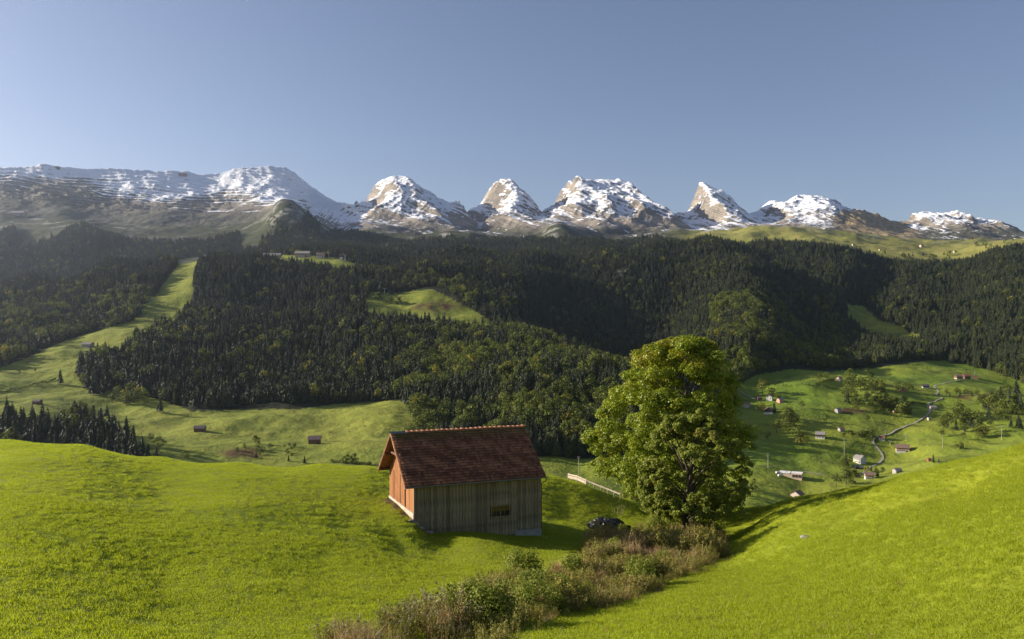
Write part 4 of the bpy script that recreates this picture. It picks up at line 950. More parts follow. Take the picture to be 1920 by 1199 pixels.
for px, Yd, h, wd, lb in ((1228, 66.5, 1.9, 1.0, 'dark leafy bush left of the small maple trunk'), (1312, 66.5, 2.1, 1.05, 'dark leafy bush right of the small maple trunk'), (1330, 68, 1.4, 1.3, 'low brownish bush on the bare bank right of the maples'),
                          (1342, 83, 2.6, 1.1, 'shaded bush under the right side of the large maple'), (1187, 97, 3.3, 0.9, 'pale round bush left of the maples beyond the thicket'), (1215, 99, 3.9, 0.8, 'taller pale bush tucked against the left of the maples'),
                          (1262, 75, 2.4, 1.2, 'dark bush behind the small maple trunk'), (1168, 66, 1.1, 0.8, 'small leafy shrub growing beside the black covered heap'), (1225, 86, 1.6, 1.8, 'straw coloured low bush behind the thicket left of the maples')):
    plant('bush', LB[int(px) % 3], near_pt(px, Yd, -0.1), h, wd, lb)
cb = 0
while cb < 22:
    a = random.uniform(620, 1360); b = random.uniform(1000, 1195); 
    if not in_poly(np.array([a]), np.array([b]), BAND)[0] or (a < 900 and random.random() < .4): continue
    plant('bush', LB[cb % 3], ground_at(a, b, True) - Vector((0, 0, .1)), random.uniform(0.9, 1.9), random.uniform(.7, 1.1), 'leafy green bush standing among the herbs of the gully thicket', 'bush', 'bushes in the gully thicket'); cb += 1
# bare pale twigs
m_ = MB()
for k_ in range(9):
    a = random.uniform(-.5, .5); x_ = k_ * 0.09 - 0.35; m_.path([(x_, 0, 0), (x_ + a * .3, a * .2, 0.5), (x_ + a * .9, a * .3, 1.1 + random.uniform(-.3, .3))], [0.016, 0.012, 0.005], 4)
tag(m_.build('bare_twigs', MAT_PALE, None, near_pt(1160, 80)), 'bare pale twigs standing in the shaded slope below the rail fence', 'bush')

# ------------------------------------------------------------------ valley: houses, road, poles, trees
C_ = {}
def cmat(c, rough=0.85):
    if (c, rough) not in C_: C_[(c, rough)] = simple('painted_%d' % len(C_), c, rough, 0.2, 0.8)
    return C_[(c, rough)]
WHITE, CREAM, BROWN, DARK, ROSE, GREY = (0.56, 0.54, 0.50), (0.45, 0.37, 0.30), (0.16, 0.09, 0.055), (0.06, 0.045, 0.04), (0.50, 0.27, 0.20), (0.33, 0.30, 0.27)
RB, RR, RG, RO = (0.20, 0.13, 0.10), (0.30, 0.11, 0.07), (0.24, 0.22, 0.21), (0.50, 0.17, 0.07)
def house(name, px, py, wpx, label, wall=BROWN, roof=RB, lower=None, yaw=0, dep=1.0, hr=0.42, cat='house', win=3, near=False, group=None, y0=None):
    p = ground_at(px, py, near, y0); k_ = p.y / 1500; w_ = wpx * k_ * 0.92; d_ = w_ * dep; h = w_ * hr; rise = d_ * 0.5 * 0.62 if dep < 1.3 else w_ * .3
    root = empty(name, p, R(yaw) + math.atan2(-p.x, p.y) * 0.0, label=label, cat=cat, group=group)
    X, Yh = w_ / 2, d_ / 2; zl = h * 0.42 if lower else -3
    if lower:
        m_ = MB(); m_.box(-X - .04, X + .04, -Yh - .04, Yh + .04, -3, zl); m_.build('ground_floor', cmat(lower), root)
    m_ = MB(); prf = [(-Yh, zl), (Yh, zl), (Yh, h), (0, h + rise), (-Yh, h)]
    m_.add([(-X, y, z) for y, z in prf] + [(X, y, z) for y, z in prf], [(4, 3, 2, 1, 0), (5, 6, 7, 8, 9), (0, 1, 6, 5), (1, 2, 7, 6), (2, 3, 8, 7), (3, 4, 9, 8), (4, 0, 5, 9)]); m_.build('wall', cmat(wall), root)
    o_ = w_ * 0.05 + 0.25; sl = rise / Yh; m_ = MB()
    for s_ in (-1, 1):
        ye = s_ * (Yh + o_); ze = h - o_ * sl
        v = [(x, y, z + dz) for dz in (0.06, 0.30) for x, y, z in ((-X - o_, ye, ze), (X + o_, ye, ze), (X + o_, 0, h + rise), (-X - o_, 0, h + rise))]
        f = [(0, 1, 2, 3), (7, 6, 5, 4), (0, 4, 5, 1), (1, 5, 6, 2), (2, 6, 7, 3), (3, 7, 4, 0)]
        m_.add(v, f if s_ < 0 else [tuple(reversed(q)) for q in f])
    rf_ = m_.build('roof', cmat(roof, 0.7), root)
    if win:
        m_ = MB(); m_.box(X * .2, X * .2 + 0.7, Yh * .2, Yh * .2 + 0.7, h + rise * .5, h + rise * 1.25); m_.build('chimney', cmat(GREY), rf_)
    ws = w_ * 0.09
    for i in range(win):
        xw = -X + (i + 0.75) * w_ / (win + 0.5)
        for zz_ in ([h * .55] if not lower else [h * .62, h * .16]):
            m_ = MB(); m_.box(xw - ws, xw + ws, -Yh - .12, -Yh - .045, zz_, zz_ + h * .22); f_ = m_.build('window', cmat(DARK, 0.3), root)
            m_ = MB(); m_.box(xw - ws * .12, xw + ws * .12, -Yh - .15, -Yh - .122, zz_, zz_ + h * .22); m_.build('frame', cmat(WHITE), f_)
    for i in range(2 if win else 0):
        yw = (-.45 + i * .9) * Yh; m_ = MB(); m_.box(-X - .12, -X - .045, yw - ws, yw + ws, h * .55, h * .78); m_.build('window', cmat(DARK, 0.3), root)
    m_ = MB(); xd = X * 0.62; m_.box(xd - ws * .9, xd + ws * .9, -Yh - .10, -Yh - .045, 0, h * .36); m_.build('door', cmat(DARK), root)
    return root
HS = [
 ('hay_barn', 590, 832, 23, 'small dark hay barn alone on the lit meadow left of the big barn', BROWN, (0.17,0.12,0.11), None, 8, .8, .42, 'barn', 0),
 ('hay_barn', 375, 809, 20, 'dark low hut at the shadow edge in the left valley meadow', BROWN, (0.14,0.11,0.10), None, 6, .7, .35, 'barn', 0),
 ('farm_hut', 165, 651, 19, 'low grey roofed hut high on the left meadow strip', GREY, (0.20,0.18,0.17), None, -10, .7, .3, 'hut', 0),
 ('farm_hut', 70, 758, 14, 'dark hut beside the track on the left hillside', BROWN, (0.15,0.12,0.10), None, 0, .8, .4, 'hut', 0),
 ('wooden_shed', 1423, 750, 9, 'small dark shed left of the white farmhouse with brown roof', BROWN, RB, None, 10, .9, .45, 'shed', 0),
 ('farmhouse', 1443, 750.5, 11, 'white farmhouse with steep brown roof below the big lone tree', WHITE, RB, WHITE, 60, 1.1, .6, 'house', 2),
 ('hay_barn', 1463, 755, 11, 'rosy walled barn with grey roof right of the white farmhouse', ROSE, RG, None, 20, .9, .5, 'barn', 0),
 ('hay_barn', 1400, 764, 12, 'brown roofed barn nearest the right edge of the large maple', CREAM, RB, None, 25, .9, .45, 'barn', 0),
 ('chalet', 1441, 776, 15, 'dark chalet with white gable among trees below the farmhouse', DARK, RB, WHITE, 70, 1.1, .5, 'house', 3),
 ('hay_barn', 1571, 773, 10, 'small grey hay barn alone on the open knoll of the right valley', GREY, RG, None, 25, .9, .5, 'barn', 0),
 ('farmhouse', 1573, 714, 9, 'rose roofed farmhouse at the end of the hedge on the upper pasture', CREAM, RR, None, 40, 1.1, .55, 'house', 2),
 ('chalet', 1538, 822, 17, 'dark chalet with white lower floor in the shaded slope above the warehouse', DARK, RG, WHITE, -25, .9, .45, 'house', 3),
 ('wooden_shed', 1577, 809, 10, 'small shed on the slope between dark chalet and road bend', GREY, RB, None, 15, .8, .45, 'shed', 0),
 ('wooden_shed', 1601, 757, 6, 'tiny pale shed at the foot of the dark hedge', CREAM, RG, None, 15, .8, .45, 'shed', 0),
 ('farmhouse', 1797, 711, 13, 'leftmost dark house of the farm in the hill shadow', BROWN, RB, CREAM, 5, .7, .42, 'house', 3),
 ('farmhouse', 1811, 711, 13, 'middle dark house of the farm in the hill shadow', BROWN, RR, None, 8, .8, .48, 'house', 2),
 ('wooden_shed', 1829, 710.5, 9, 'steep roofed shed at the right end of the shaded farm', BROWN, RG, None, 60, .9, .5, 'shed', 0),
 ('farmhouse', 1735, 728, 12, 'dark house left of the road where the meadow turns bright', DARK, (0.10,0.09,0.09), WHITE, -8, .8, .4, 'house', 2),
 ('wooden_shed', 1692, 734.5, 9, 'orange brown shed under two round trees on the upper meadow', ROSE, RO, None, 10, .9, .45, 'shed', 0),
 ('hay_barn', 1749, 769, 11, 'pale roofed barn right of the road below its hairpin', CREAM, RG, None, -5, .8, .5, 'barn', 0),
 ('wooden_shed', 1742, 788, 6, 'narrow grey shed beside the lower road', CREAM, RG, None, 10, .9, .7, 'shed', 0),
 ('wooden_shed', 1677, 774, 5, 'tiny rosy shed at the left edge of the middle hedge', ROSE, RG, None, 5, .9, .6, 'shed', 0),
 ('farmhouse', 1653, 826, 11, 'small white house with red roof at the road junction', WHITE, RR, WHITE, -25, .9, .45, 'house', 2),
 ('wooden_shed', 1847, 809, 5, 'tiny rose coloured shed in the shaded right grove', ROSE, RR, None, 5, .9, .5, 'shed', 0),
 ('wooden_shed', 1655, 722, 5, 'tiny shed on the meadow above the round trees', CREAM, RB, None, 5, .9, .5, 'shed', 0),
 ('farmhouse', 1612, 869, 17, 'tall white house with grey roof at the top of the hamlet', WHITE, RG, WHITE, -62, .95, .62, 'house', 3),
 ('wooden_shed', 1604, 879, 11, 'dark roofed shed just below the tall white house', DARK, RG, None, 25, .8, .35, 'shed', 0),
 ('wooden_shed', 1615, 880, 9, 'black walled shed at the right below the tall white house', DARK, (0.08,0.08,0.09), None, -20, .9, .4, 'shed', 0),
 ('wooden_shed', 1600, 888, 9, 'small red roofed shed at the left edge of the hamlet', CREAM, RR, None, 15, .9, .4, 'shed', 0),
 ('wooden_shed', 1608, 896, 9, 'bright orange roofed shed at the foot of the hamlet', CREAM, RO, None, 15, .9, .4, 'shed', 0),
 ('farmhouse', 1630, 898, 17, 'rosy walled house with brown roof at the lower right of the hamlet', (0.6,0.42,0.36), RB, WHITE, -15, .9, .5, 'house', 3),
 ('hay_barn', 1682, 887, 14, 'grey roofed hut close behind the right slope crest', GREY, RG, None, 15, .8, .42, 'barn', 0),
 ('hay_barn', 1495, 934, 18, 'brown roofed hut with pale gable just above the slope crest', CREAM, RB, None, 40, 1.1, .45, 'barn', 0),
 ('farmhouse', 1692, 847, 24, 'broad chalet with dark brown roof and white ground floor', ROSE, RB, WHITE, -22, .75, .35, 'house', 4),
 ('wooden_shed', 1742, 865, 6, 'small red shed beside the dark conifers near the slope crest', RR, RR, None, 5, .9, .6, 'shed', 0),
 ('mountain_inn', 510, 484, 34, 'long low pale building at the left end of the ridge meadow', GREY, RG, None, 4, .4, .16, 'house', 5),
 ('mountain_inn', 568, 483, 28, 'wide pale inn on the ridge meadow with rosy end wall', (0.36,0.30,0.25), RG, None, -4, .5, .28, 'house', 5),
 ('mountain_inn', 601, 484, 16, 'small white and orange inn right of the wide pale inn', (0.5,0.45,0.4), RB, None, 8, .8, .4, 'house', 3),
 ('lift_station', 640, 488, 6, 'tiny white lift hut on the right end of the ridge meadow', WHITE, RG, None, 0, .9, .6, 'hut', 0),
 ('mountain_inn', 392, 486, 22, 'pale roofed hut in the clearing at the top of the meadow strip', GREY, RG, None, 0, .5, .22, 'hut', 3),
 ('lift_station', 35, 402, 26, 'wide pale station building in the hazy upper left', CREAM, RG, None, 0, .5, .2, 'house', 5),
 ('lift_station', 6, 399, 12, 'small pale building at the far left in the haze', CREAM, RG, None, 0, .6, .3, 'house', 2),
]
for h_ in HS:
    nm, px, py, wp, lb, wl, rf_, lw, yw, dp, hr, ct, wn_ = h_
    house(nm, px, py, wp, lb, wl, rf_, lw, yw, dp, hr, ct, wn_, y0=(1500 if py < 500 else (2900 if py < 440 else None)))
# summit buildings on the range
def rng_pt(px, Yd): x = (px - 960) / 1500 * Yd; return Vector((x, Yd, float(Z(np.array([x]), np.array([Yd]))[0])))
def summit(px, Yd, w_, h, wall, roof, label, nm):
    p = rng_pt(px, Yd); root = empty(nm, p, label=label, cat='building'); X = w_ / 2
    m_ = MB(); m_.box(-X, X, -X * .5, X * .5, -15, h); m_.build('wall', cmat(wall), root)
    m_ = MB(); m_.add([(-X - 1, -X * .6, h), (X + 1, -X * .6, h), (X + 1, X * .6, h), (-X - 1, X * .6, h), (-X * .6, 0, h * 1.6), (X * .6, 0, h * 1.6)], [(0, 1, 5, 4), (2, 3, 4, 5), (1, 2, 5), (3, 0, 4), (3, 2, 1, 0)]); m_.build('roof', cmat(roof), root)
    for k_ in range(5): m_ = MB(); xw = -X * .8 + k_ * X * .4; m_.box(xw - X * .12, xw + X * .12, -X * .5 - .4, -X * .5 - .05, h * .3, h * .7); m_.build('window', cmat(DARK, 0.3), root)
summit(343, 6160, 60, 8, (0.30,0.20,0.15), BROWN, 'brown summit station on the flat snowy ridge', 'summit_station')
summit(108, 5900, 30, 10, DARK, DARK, 'dark hut on the snowy plateau at the upper left', 'summit_hut')
# the warehouse
p = ground_at(1483, 893); k_ = p.y / 1500; wh = empty('warehouse', p, R(-24), label='long white roofed farm warehouse on the valley floor', cat='warehouse')
Wd, Dp, Hh = 40 * k_, 23 * k_, 9.0 * k_
m_ = MB(); m_.box(-Wd / 2, Wd / 2, -Dp / 2, Dp / 2, -3, Hh * .72); m_.build('wall', cmat((0.60, 0.45, 0.34)), wh)
for i, (xa, xb) in enumerate(((-0.5, -0.02), (0.02, 0.5))):
    m_ = MB(); ya = -Dp * (.53 if i == 0 else .30); m_.box(xa * Wd * 1.03, xb * Wd * 1.03, ya, Dp * .53, Hh * .74, Hh * .80); m_.build('roof', cmat((0.80, 0.77, 0.74), 0.5), wh)
m_ = MB(); m_.box(-0.28 * Wd, -0.16 * Wd, -Dp * .1, Dp * .1, Hh * .805, Hh * .86); m_.build('skylight', cmat((0.35, 0.33, 0.32), 0.4), wh)
for i in range(3): m_ = MB(); xw = Wd * (0.08 + .14 * i); m_.box(xw, xw + Wd * .11, -Dp / 2 - .15, -Dp / 2 - .05, 0, Hh * .55); m_.build('door', cmat(DARK), wh)
# vans parked by it
def van(px, py, label):
    p = ground_at(px, py); o = empty('parked_van', p, R(20), label=label, cat='van')
    m_ = MB(); m_.add([(-2.6,-1,.5),(2.6,-1,.5),(2.6,1,.5),(-2.6,1,.5),(-2.6,-1,2.4),(1.4,-1,2.4),(1.4,1,2.4),(-2.6,1,2.4),(2.6,-1,1.4),(2.6,1,1.4)],[(0,3,2,1),(4,5,6,7),(0,1,8,5,4),(2,3,7,6,9),(1,2,9,8),(8,9,6,5),(3,0,4,7)]); m_.build('body', cmat(WHITE, 0.4), o)
    for x_ in (-1.6, 1.6):
        for y_ in (-.95, .95): m_ = MB(); m_.tube((x_, y_ - .1, .4), (x_, y_ + .1, .4), .4, n=10); m_.build('wheel', cmat(DARK), o)
van(1459, 889, 'white van at the left end of the warehouse'); van(1463, 894, 'lower white van in front of the warehouse corner')
# road and tracks draped over the ground
t = NT('gravel_road'); MAT_ROAD = t.principled(t.mix(t.noise(0.5, 4, t.pos()), (0.22, 0.20, 0.17), (0.34, 0.31, 0.26)), 0.95)
def strip(name, pts, wd, mat, lift=0.25, label=None, kind='structure', cat=None):
    P = [ground_at(a, b) for a, b in pts]; Q = []
    for i in range(len(P) - 1):
        nseg = max(2, int((P[i + 1] - P[i]).length / 6))
        for j in range(nseg): q = P[i].lerp(P[i + 1], j / nseg); Q.append((q.x, q.y))
    Q.append((P[-1].x, P[-1].y)); Q = np.array(Q)
    for _ in range(4): Q[1:-1] = (Q[:-2] + 2 * Q[1:-1] + Q[2:]) / 4
    d = np.gradient(Q, axis=0); d /= np.linalg.norm(d, axis=1)[:, None]; nn = np.stack([-d[:, 1], d[:, 0]], 1)
    V_ = []
    for o_ in (-1, -.33, .33, 1): q = Q + nn * wd * .5 * o_; V_.append(np.concatenate([q, (Z(q[:, 0], q[:, 1], False) + lift)[:, None]], 1))
    zc = np.max([v[:, 2] for v in V_], axis=0)
    for v in V_: v[:, 2] = zc
    V_ = np.stack(V_, 1).reshape(-1, 3)
    o = link(name, np_mesh(name, V_, grid_faces(len(Q), 4)), mat); tag(o, label, cat, kind=kind); return o
strip('road', [(1608,893),(1618,888),(1628,881),(1645,871),(1656,862),(1657,855),(1650,846),(1641,837),(1633,829),(1637,824),(1655,819),(1675,811),(1695,802),(1720,792),(1734,783),(1744,775),(1743,768),(1738,762),(1741,757),(1756,752),(1769,748),(1764,745),(1753,742),(1756,739),(1761,735),(1756,731),(1750,726),(1757,722),(1775,718),(1800,714)], 2.7, MAT_ROAD, 0.35, 'narrow grey road winding up the right valley')
strip('track', [(1372,728),(1385,733),(1397,740),(1410,746),(1424,751),(1440,752)], 3.0, MAT_ROAD, 0.3, 'pale farm track left of the white farmhouse')
strip('track', [(1507,885),(1525,888),(1545,891)], 3.5, MAT_ROAD, 0.3, 'short pale drive right of the warehouse')
t = NT('worn_track'); MAT_TRK = t.principled(t.mix(t.noise(0.3, 4, t.pos()), (0.15, 0.15, 0.05), (0.26, 0.23, 0.12)), 0.95)
strip('track', [(20,757),(60,762),(100,766),(130,769)], 2.2, MAT_TRK, 0.25, 'worn track across the left hillside')
strip('track', [(605,828),(650,827),(700,828),(720,829)], 1.6, MAT_TRK, 0.25, 'faint track right of the lone hay barn')
strip('track', [(700,552),(750,548),(800,546),(840,556),(880,575),(920,598),(960,622)], 3.0, MAT_TRK, 0.3, 'worn track crossing the clearing on the wooded hill')
# field hedges / walls as low dark lines of shrubs
def hedge(pts, hgt_, label, step=3.2):
    P = [ground_at(a, b) for a, b in pts]; loc = []
    for i in range(len(P) - 1):
        n_ = max(1, int((P[i + 1] - P[i]).length / step))
        for j in range(n_): q = P[i].lerp(P[i + 1], (j + random.random() * .6) / n_); loc.append((q.x, q.y))
    loc = np.array(loc); z = Z(loc[:, 0], loc[:, 1], False); k_ = len(loc); h = hgt_ * rng.uniform(.6, 1.3, k_)
    o = scatter('hedge', np.stack([loc[:, 0], loc[:, 1], z], 1), rng.integers(0, 3, k_), rng.uniform(0, 6.28, k_), np.stack([h * 1.2, h * 1.2, h], 1), cH, label, 'hedge'); return o
cH = proto_coll('hedge_kind', BSH)
hedge([(0,739),(40,730),(75,720),(105,713)], 3.0, 'dark hedge line crossing the left hillside', 2.5)
hedge([(1451,724),(1480,725),(1500,723),(1530,726),(1573,728)], 2.4, 'dotted low hedge across the upper right pasture', 6)
hedge([(1530,723),(1545,718),(1568,712)], 3.5, 'dense short hedge leading to the rose roofed farmhouse', 2.5)
hedge([(1590,817),(1612,816),(1636,820)], 5.0, 'dark hedge left of the road junction', 3)
hedge([(620,868),(660,872),(700,874)], 3.0, 'low dark hedge behind the field crest left of the barn', 3)
hedge([(1640,775),(1662,767),(1690,770)], 5, 'dark hedge between the middle meadows', 4)
hedge([(1700,760),(1720,757),(1738,762)], 4, 'short dark hedge left of the hairpin road', 3)
# power poles
MAT_POLE = simple('grey_pole', (0.42, 0.38, 0.34), 0.8)
def pole(px, py, hpx, label, arms=3):
    p = ground_at(px, py); h = hpx * p.y / 1500; o = empty('utility_pole', p, label=label, cat='utility pole')
    m_ = MB(); m_.tube((0, 0, -1), (0, 0, h), 0.26, 0.16, 8); m_.build('pole', MAT_POLE, o)
    for i in range(arms):
        z = h - 0.4 - i * h * 0.085; wa = 1.5 - 0.15 * i; m_ = MB(); m_.box(-wa, wa, -0.10, 0.10, z, z + 0.22); a_ = m_.build('crossarm', MAT_POLE, o)
        m_ = MB()
        for x_ in (-wa * .9, wa * .9): m_.tube((x_, 0, z + .22), (x_, 0, z + .62), 0.12, 0.08, 6)
        m_.build('insulators', cmat(WHITE, 0.4), a_)
pole(1085, 891, 34, 'grey utility pole between barn and large maple', 2)
pole(1440, 878, 28, 'utility pole standing up left of the warehouse')
pole(1583, 856, 33, 'utility pole left above the tall white house')
pole(1767, 841, 24, 'utility pole in the meadow right of the broad chalet', 2)
pole(1878, 826, 28, 'rightmost utility pole near the edge of the grove')
pole(1699, 829, 13, 'short utility pole in the shade below the lower road', 2)
pole(1669, 837, 10, 'short utility pole behind the broad chalet', 2)
pole(1660, 817, 10, 'short utility pole beside the road junction', 1)
pole(1828, 706, 9, 'thin pole above the shaded farm', 1)
pole(1743, 822, 4, 'stub of a pole in the lower meadow', 1) if False else None
# chairlift
def pylon(px, py, hpx, label):
    p = ground_at(px, py, y0=1500); h = hpx * p.y / 1500; o = empty('chairlift_pylon', p, label=label, cat='pylon')
    m_ = MB(); m_.tube((0, 0, -1), (0, 0, h), 0.75, 0.5, 8); m_.build('mast', cmat((0.5, 0.5, 0.5), 0.5), o)
    m_ = MB(); m_.box(-4.2, 4.2, -.4, .4, h - .3, h + .5); m_.build('crossarm', cmat((0.5, 0.5, 0.5), 0.5), o)
    for x_ in (-4, 4): m_ = MB(); m_.box(x_ - .3, x_ + .3, -2.2, 2.2, h + .5, h + 1.1); m_.build('roller_row', cmat((0.5, 0.5, 0.5), 0.5), o)
    return p + Vector((0, 0, h + 1.2))
tops = [pylon(616, 485, 11, 'leftmost chairlift pylon on the ridge meadow'), pylon(647, 489, 11, 'chairlift pylon at the right end of the ridge meadow'), pylon(677, 510, 13, 'chairlift pylon at the forest edge below the ridge'),
        pylon(721, 551, 10, 'chairlift pylon at the top of the forest clearing'), pylon(750, 572, 12, 'lowest chairlift pylon on the forest clearing')]
m_ = MB()
for a_, b_ in zip(tops[:-1], tops[1:]):
    for x_ in (-4, 4):
        pts = [a_.lerp(b_, q / 8) + Vector((x_, 0, -6 * (q / 8) * (1 - q / 8) * 4 * .4)) for q in range(9)]; m_.path(pts, [0.05] * 9, 4)
tag(m_.build('lift_cables', cmat(DARK), None), 'thin chairlift cables strung between the pylons', 'cable')
places = ['above the ridge meadow', 'beside the forest edge', 'below the ridge forest', 'above the forest gap', 'over the clearing']
for i, (a_, b_) in enumerate(zip(tops[:-1], tops[1:])):
    for q in (.35, .75):
        c = a_.lerp(b_, q) + Vector((-4, 0, -6 * q * (1 - q) * 1.6 - .1)); o = empty('lift_chair', c, label='%s white lift chair hanging %s' % ('higher' if q < .5 else 'lower', places[i]), cat='lift chair')
        m_ = MB(); m_.tube((0, 0, 0), (0, 0, -2.2), .08); m_.build('hanger', cmat(WHITE), o); m_ = MB(); m_.box(-1.2, 1.2, -.5, .5, -3.2, -2.9); m_.box(-1.2, 1.2, .4, .6, -3.2, -2.0); m_.build('seat', cmat(WHITE), o)
# cattle
MAT_COW = simple('brown_hide', (0.13, 0.07, 0.04), 0.9)
def cow(px, py, rz, label):
    p = ground_at(px, py); m_ = MB()
    m_.path([(-1.1, 0, 1.2), (-.95, 0, 1.12), (-.3, 0, 1.02), (.5, 0, 1.05), (.85, 0, 1.15), (1.25, 0, 1.35), (1.5, 0, 1.3), (1.75, 0, 1.08)], [.12, .30, .38, .36, .30, .17, .15, .09], 8)
    for x_, hk in ((-.85, -.1), (.65, .04)):
        for y_ in (-.2, .2): m_.path([(x_, y_, 1.0), (x_ + hk, y_, .55), (x_ - hk * .3, y_, 0)], [.15, .08, .06], 6)
    for y_ in (-.12, .12): m_.tube((1.42, y_, 1.4), (1.45, y_ * 2.2, 1.6), .03, .01, 5)
    m_.path([(-1.15, 0, 1.25), (-1.25, 0, .9), (-1.22, 0, .5)], [.03, .02, .04], 4)
    tag(m_.build('cow', MAT_COW, None, p, (0, 0, rz), True), label, 'cow')
cow(655, 812, .4, 'lowest brown cow grazing on the grassy mound left of the barn roof'); cow(668, 806, 2.6, 'brown cow in the middle of the small herd on the mound')
cow(680, 795, 0.1, 'topmost brown cow near the crest of the mound'); cow(684, 801, 3.3, 'rightmost brown cow of the herd on the mound'); cow(654, 801, 1.0, 'leftmost brown cow of the herd on the mound')
# valley trees one by one: column, row of the foot, height in rows, kind, label
def vtree(px, py, hp, kd, label, grp=None, wide=1.0):
    p = ground_at(px, py); h = hp * 1.15 * p.y / 1500
    ms, nm, ct, wd = {'s': (SPR, 'spruce_tree', 'tree', 1.25), 'b': (BRD, 'broadleaf_tree', 'tree', 1.15), 'u': (BSH, 'bush', 'bush', 1.1)}[kd]
    plant(nm, ms[random.randrange(len(ms))], p - Vector((0, 0, .2)), h, wd * wide * random.uniform(.85, 1.15), label, ct, grp)
for a in [
 (113,722,27,'s','broad dark spruce alone on the left hillside beside the hedge line'),(157,719,17,'b','pale small tree at the left corner of the forest'),(66,698,7,'b','small round tree on the upper left meadow strip'),(50,684,8,'b','small dark tree by the far edge of the meadow strip'),
 (11,688,6,'u','small bush at the left end of the meadow strip'),(35,700,6,'u','low bush below the upper meadow strip'),(284,640,10,'b','tree at the forest edge right of the meadow strip hut'),(150,785,26,'s','dark spruce left of the wooded hollow on the left slope'),
 (200,783,24,'s','dark spruce at the right of the wooded hollow'),(300,775,30,'s','tall dark spruce in the shade of the left valley'),(273,760,14,'b','rounded tree left of the tall shaded spruce'),(232,838,24,'b','round tree at the edge of the shade behind the field crest'),
 (283,825,12,'b','pale round bush like tree behind the left field crest'),(298,848,26,'b','tall pale tree standing clear behind the left field crest'),(347,861,15,'b','small round tree with long shadow behind the field crest'),(571,870,14,'s','small dark conifer behind the field crest'),
 (480,833,14,'u','dark bush on the reddish patch in the left valley'),(507,844,12,'b','small tree on the hummocky left meadow'),(480,860,14,'s','narrow pale conifer below the reddish patch'),(541,866,13,'s','narrow conifer just behind the field crest'),
 (650,868,14,'u','dark bush behind the field crest left of the barn'),(663,870,17,'u','larger dark bush at the left of the barn ridge'),
 (1430,743,30,'b','large lone tree above the white farmhouse'),(1446,745,16,'u','dark bush on the right of the large lone tree'),(1458,746,10,'u','low dark bush above the rosy barn'),(1450,738,8,'u','small bush behind the large lone tree'),
 (1536,715,13,'b','slim tree left of the pair on the upper pasture'),(1550,713,14,'b','round dark tree right of the slim one on the upper pasture'),(1593,711,17,'b','round tree at the rim of the hill shadow'),(1503,767,15,'b','round tree on the slope right of the rosy barn'),
 (1549,792,13,'b','small round tree on the knoll below the hay barn'),(1440,827,18,'b','yellow green tree in the shaded slope above the warehouse pole'),(1495,834,30,'b','left tall tree of the pair above the warehouse'),(1501,835,24,'b','bright round tree of the pair above the warehouse'),
 (1452,775,20,'s','dark conifer right of the white gabled chalet'),(1427,772,16,'b','slender tree left of the white gabled chalet'),(1530,817,9,'s','small conifer beside the dark chalet with white floor'),(1688,735,19,'b','left round tree above the orange brown shed'),
 (1704,738,17,'b','right round tree above the orange brown shed'),(1750,868,16,'s','left dark conifer near the slope crest on the right'),(1760,868,9,'s','right small conifer near the slope crest'),(1695,758,14,'b','dark tree below the two round trees'),
 (1626,790,12,'b','small tree on the meadow below the hay barn'),(1586,908,30,'b','big round bushy tree rising over the right slope crest'),(1568,912,22,'b','lower left part of the bushy trees over the slope crest'),(1600,905,20,'u','round bush right of the bushy tree at the crest'),
 (1583,826,14,'b','tree behind the utility pole above the hamlet'),(1636,830,12,'b','small tree at the left of the road junction'),(1511,850,6,'u','tiny bush in the meadow above the warehouse'),(1800,842,12,'u','rounded bush at the right slope crest'),
 (1764,768,12,'b','tree beside the pale roofed barn'),(1765,820,14,'b','bright bush under the right grove'),(1806,826,13,'b','round bush below the right grove'),(1858,800,12,'b','low tree inside the right grove'),
]: vtree(*a)
def cluster(poly, n_, hr, kinds, label, grp, wide=1.0):
    xs_ = [a for a, b in poly]; ys_ = [b for a, b in poly]; c = 0; t_ = 0
    while c < n_ and t_ < 3000:
        t_ += 1; a = random.uniform(min(xs_), max(xs_)); b = random.uniform(min(ys_), max(ys_))
        if in_poly(np.array([a]), np.array([b]), poly)[0]: vtree(a, b, random.uniform(*hr), random.choice(kinds), label, grp, wide); c += 1
cluster([(1576,730),(1600,728),(1648,722),(1662,745),(1640,752),(1605,745)], 18, (14, 27), 'bbb', 'rounded dark tree in the dense clump below the rim of the hill shadow', 'trees of the upper clump')
cluster([(1576,740),(1590,735),(1612,770),(1600,775)], 8, (13, 26), 'bbs', 'pale green tree in the line dropping left of the dense clump', 'trees left of the upper clump')
cluster([(1610,755),(1650,748),(1700,775),(1720,792),(1690,790),(1640,770)], 22, (10, 20), 'bbu', 'tree in the long dark belt across the middle of the right valley', 'trees of the middle belt')
cluster([(1448,795),(1480,785),(1495,800),(1485,818),(1450,812)], 10, (18, 30), 'bbb', 'large rounded tree in the group below the white gabled chalet', 'trees below the chalet')
cluster([(1762,800),(1800,770),(1835,790),(1850,825),(1800,815),(1775,812)], 26, (14, 27), 'bbs', 'tree in the left part of the grove right of the winding road', 'trees of the left grove')
cluster([(1838,770),(1880,740),(1960,735),(1960,800),(1900,812),(1855,800)], 48, (18, 30), 'bss', 'tall tree in the dense grove at the right edge', 'trees of the right edge grove')
cluster([(1755,745),(1765,738),(1838,738),(1830,746)], 12, (7, 13), 'sbb', 'small tree in the thin row above the winding road', 'trees above the road')
cluster([(1574,870),(1600,868),(1598,890),(1580,888)], 7, (11, 18), 'bsb', 'garden tree left of the tall white house', 'trees left of the hamlet')
cluster([(1622,888),(1655,880),(1660,892),(1640,899)], 6, (10, 15), 'sbb', 'tree behind the rosy walled house of the hamlet', 'trees right of the hamlet')
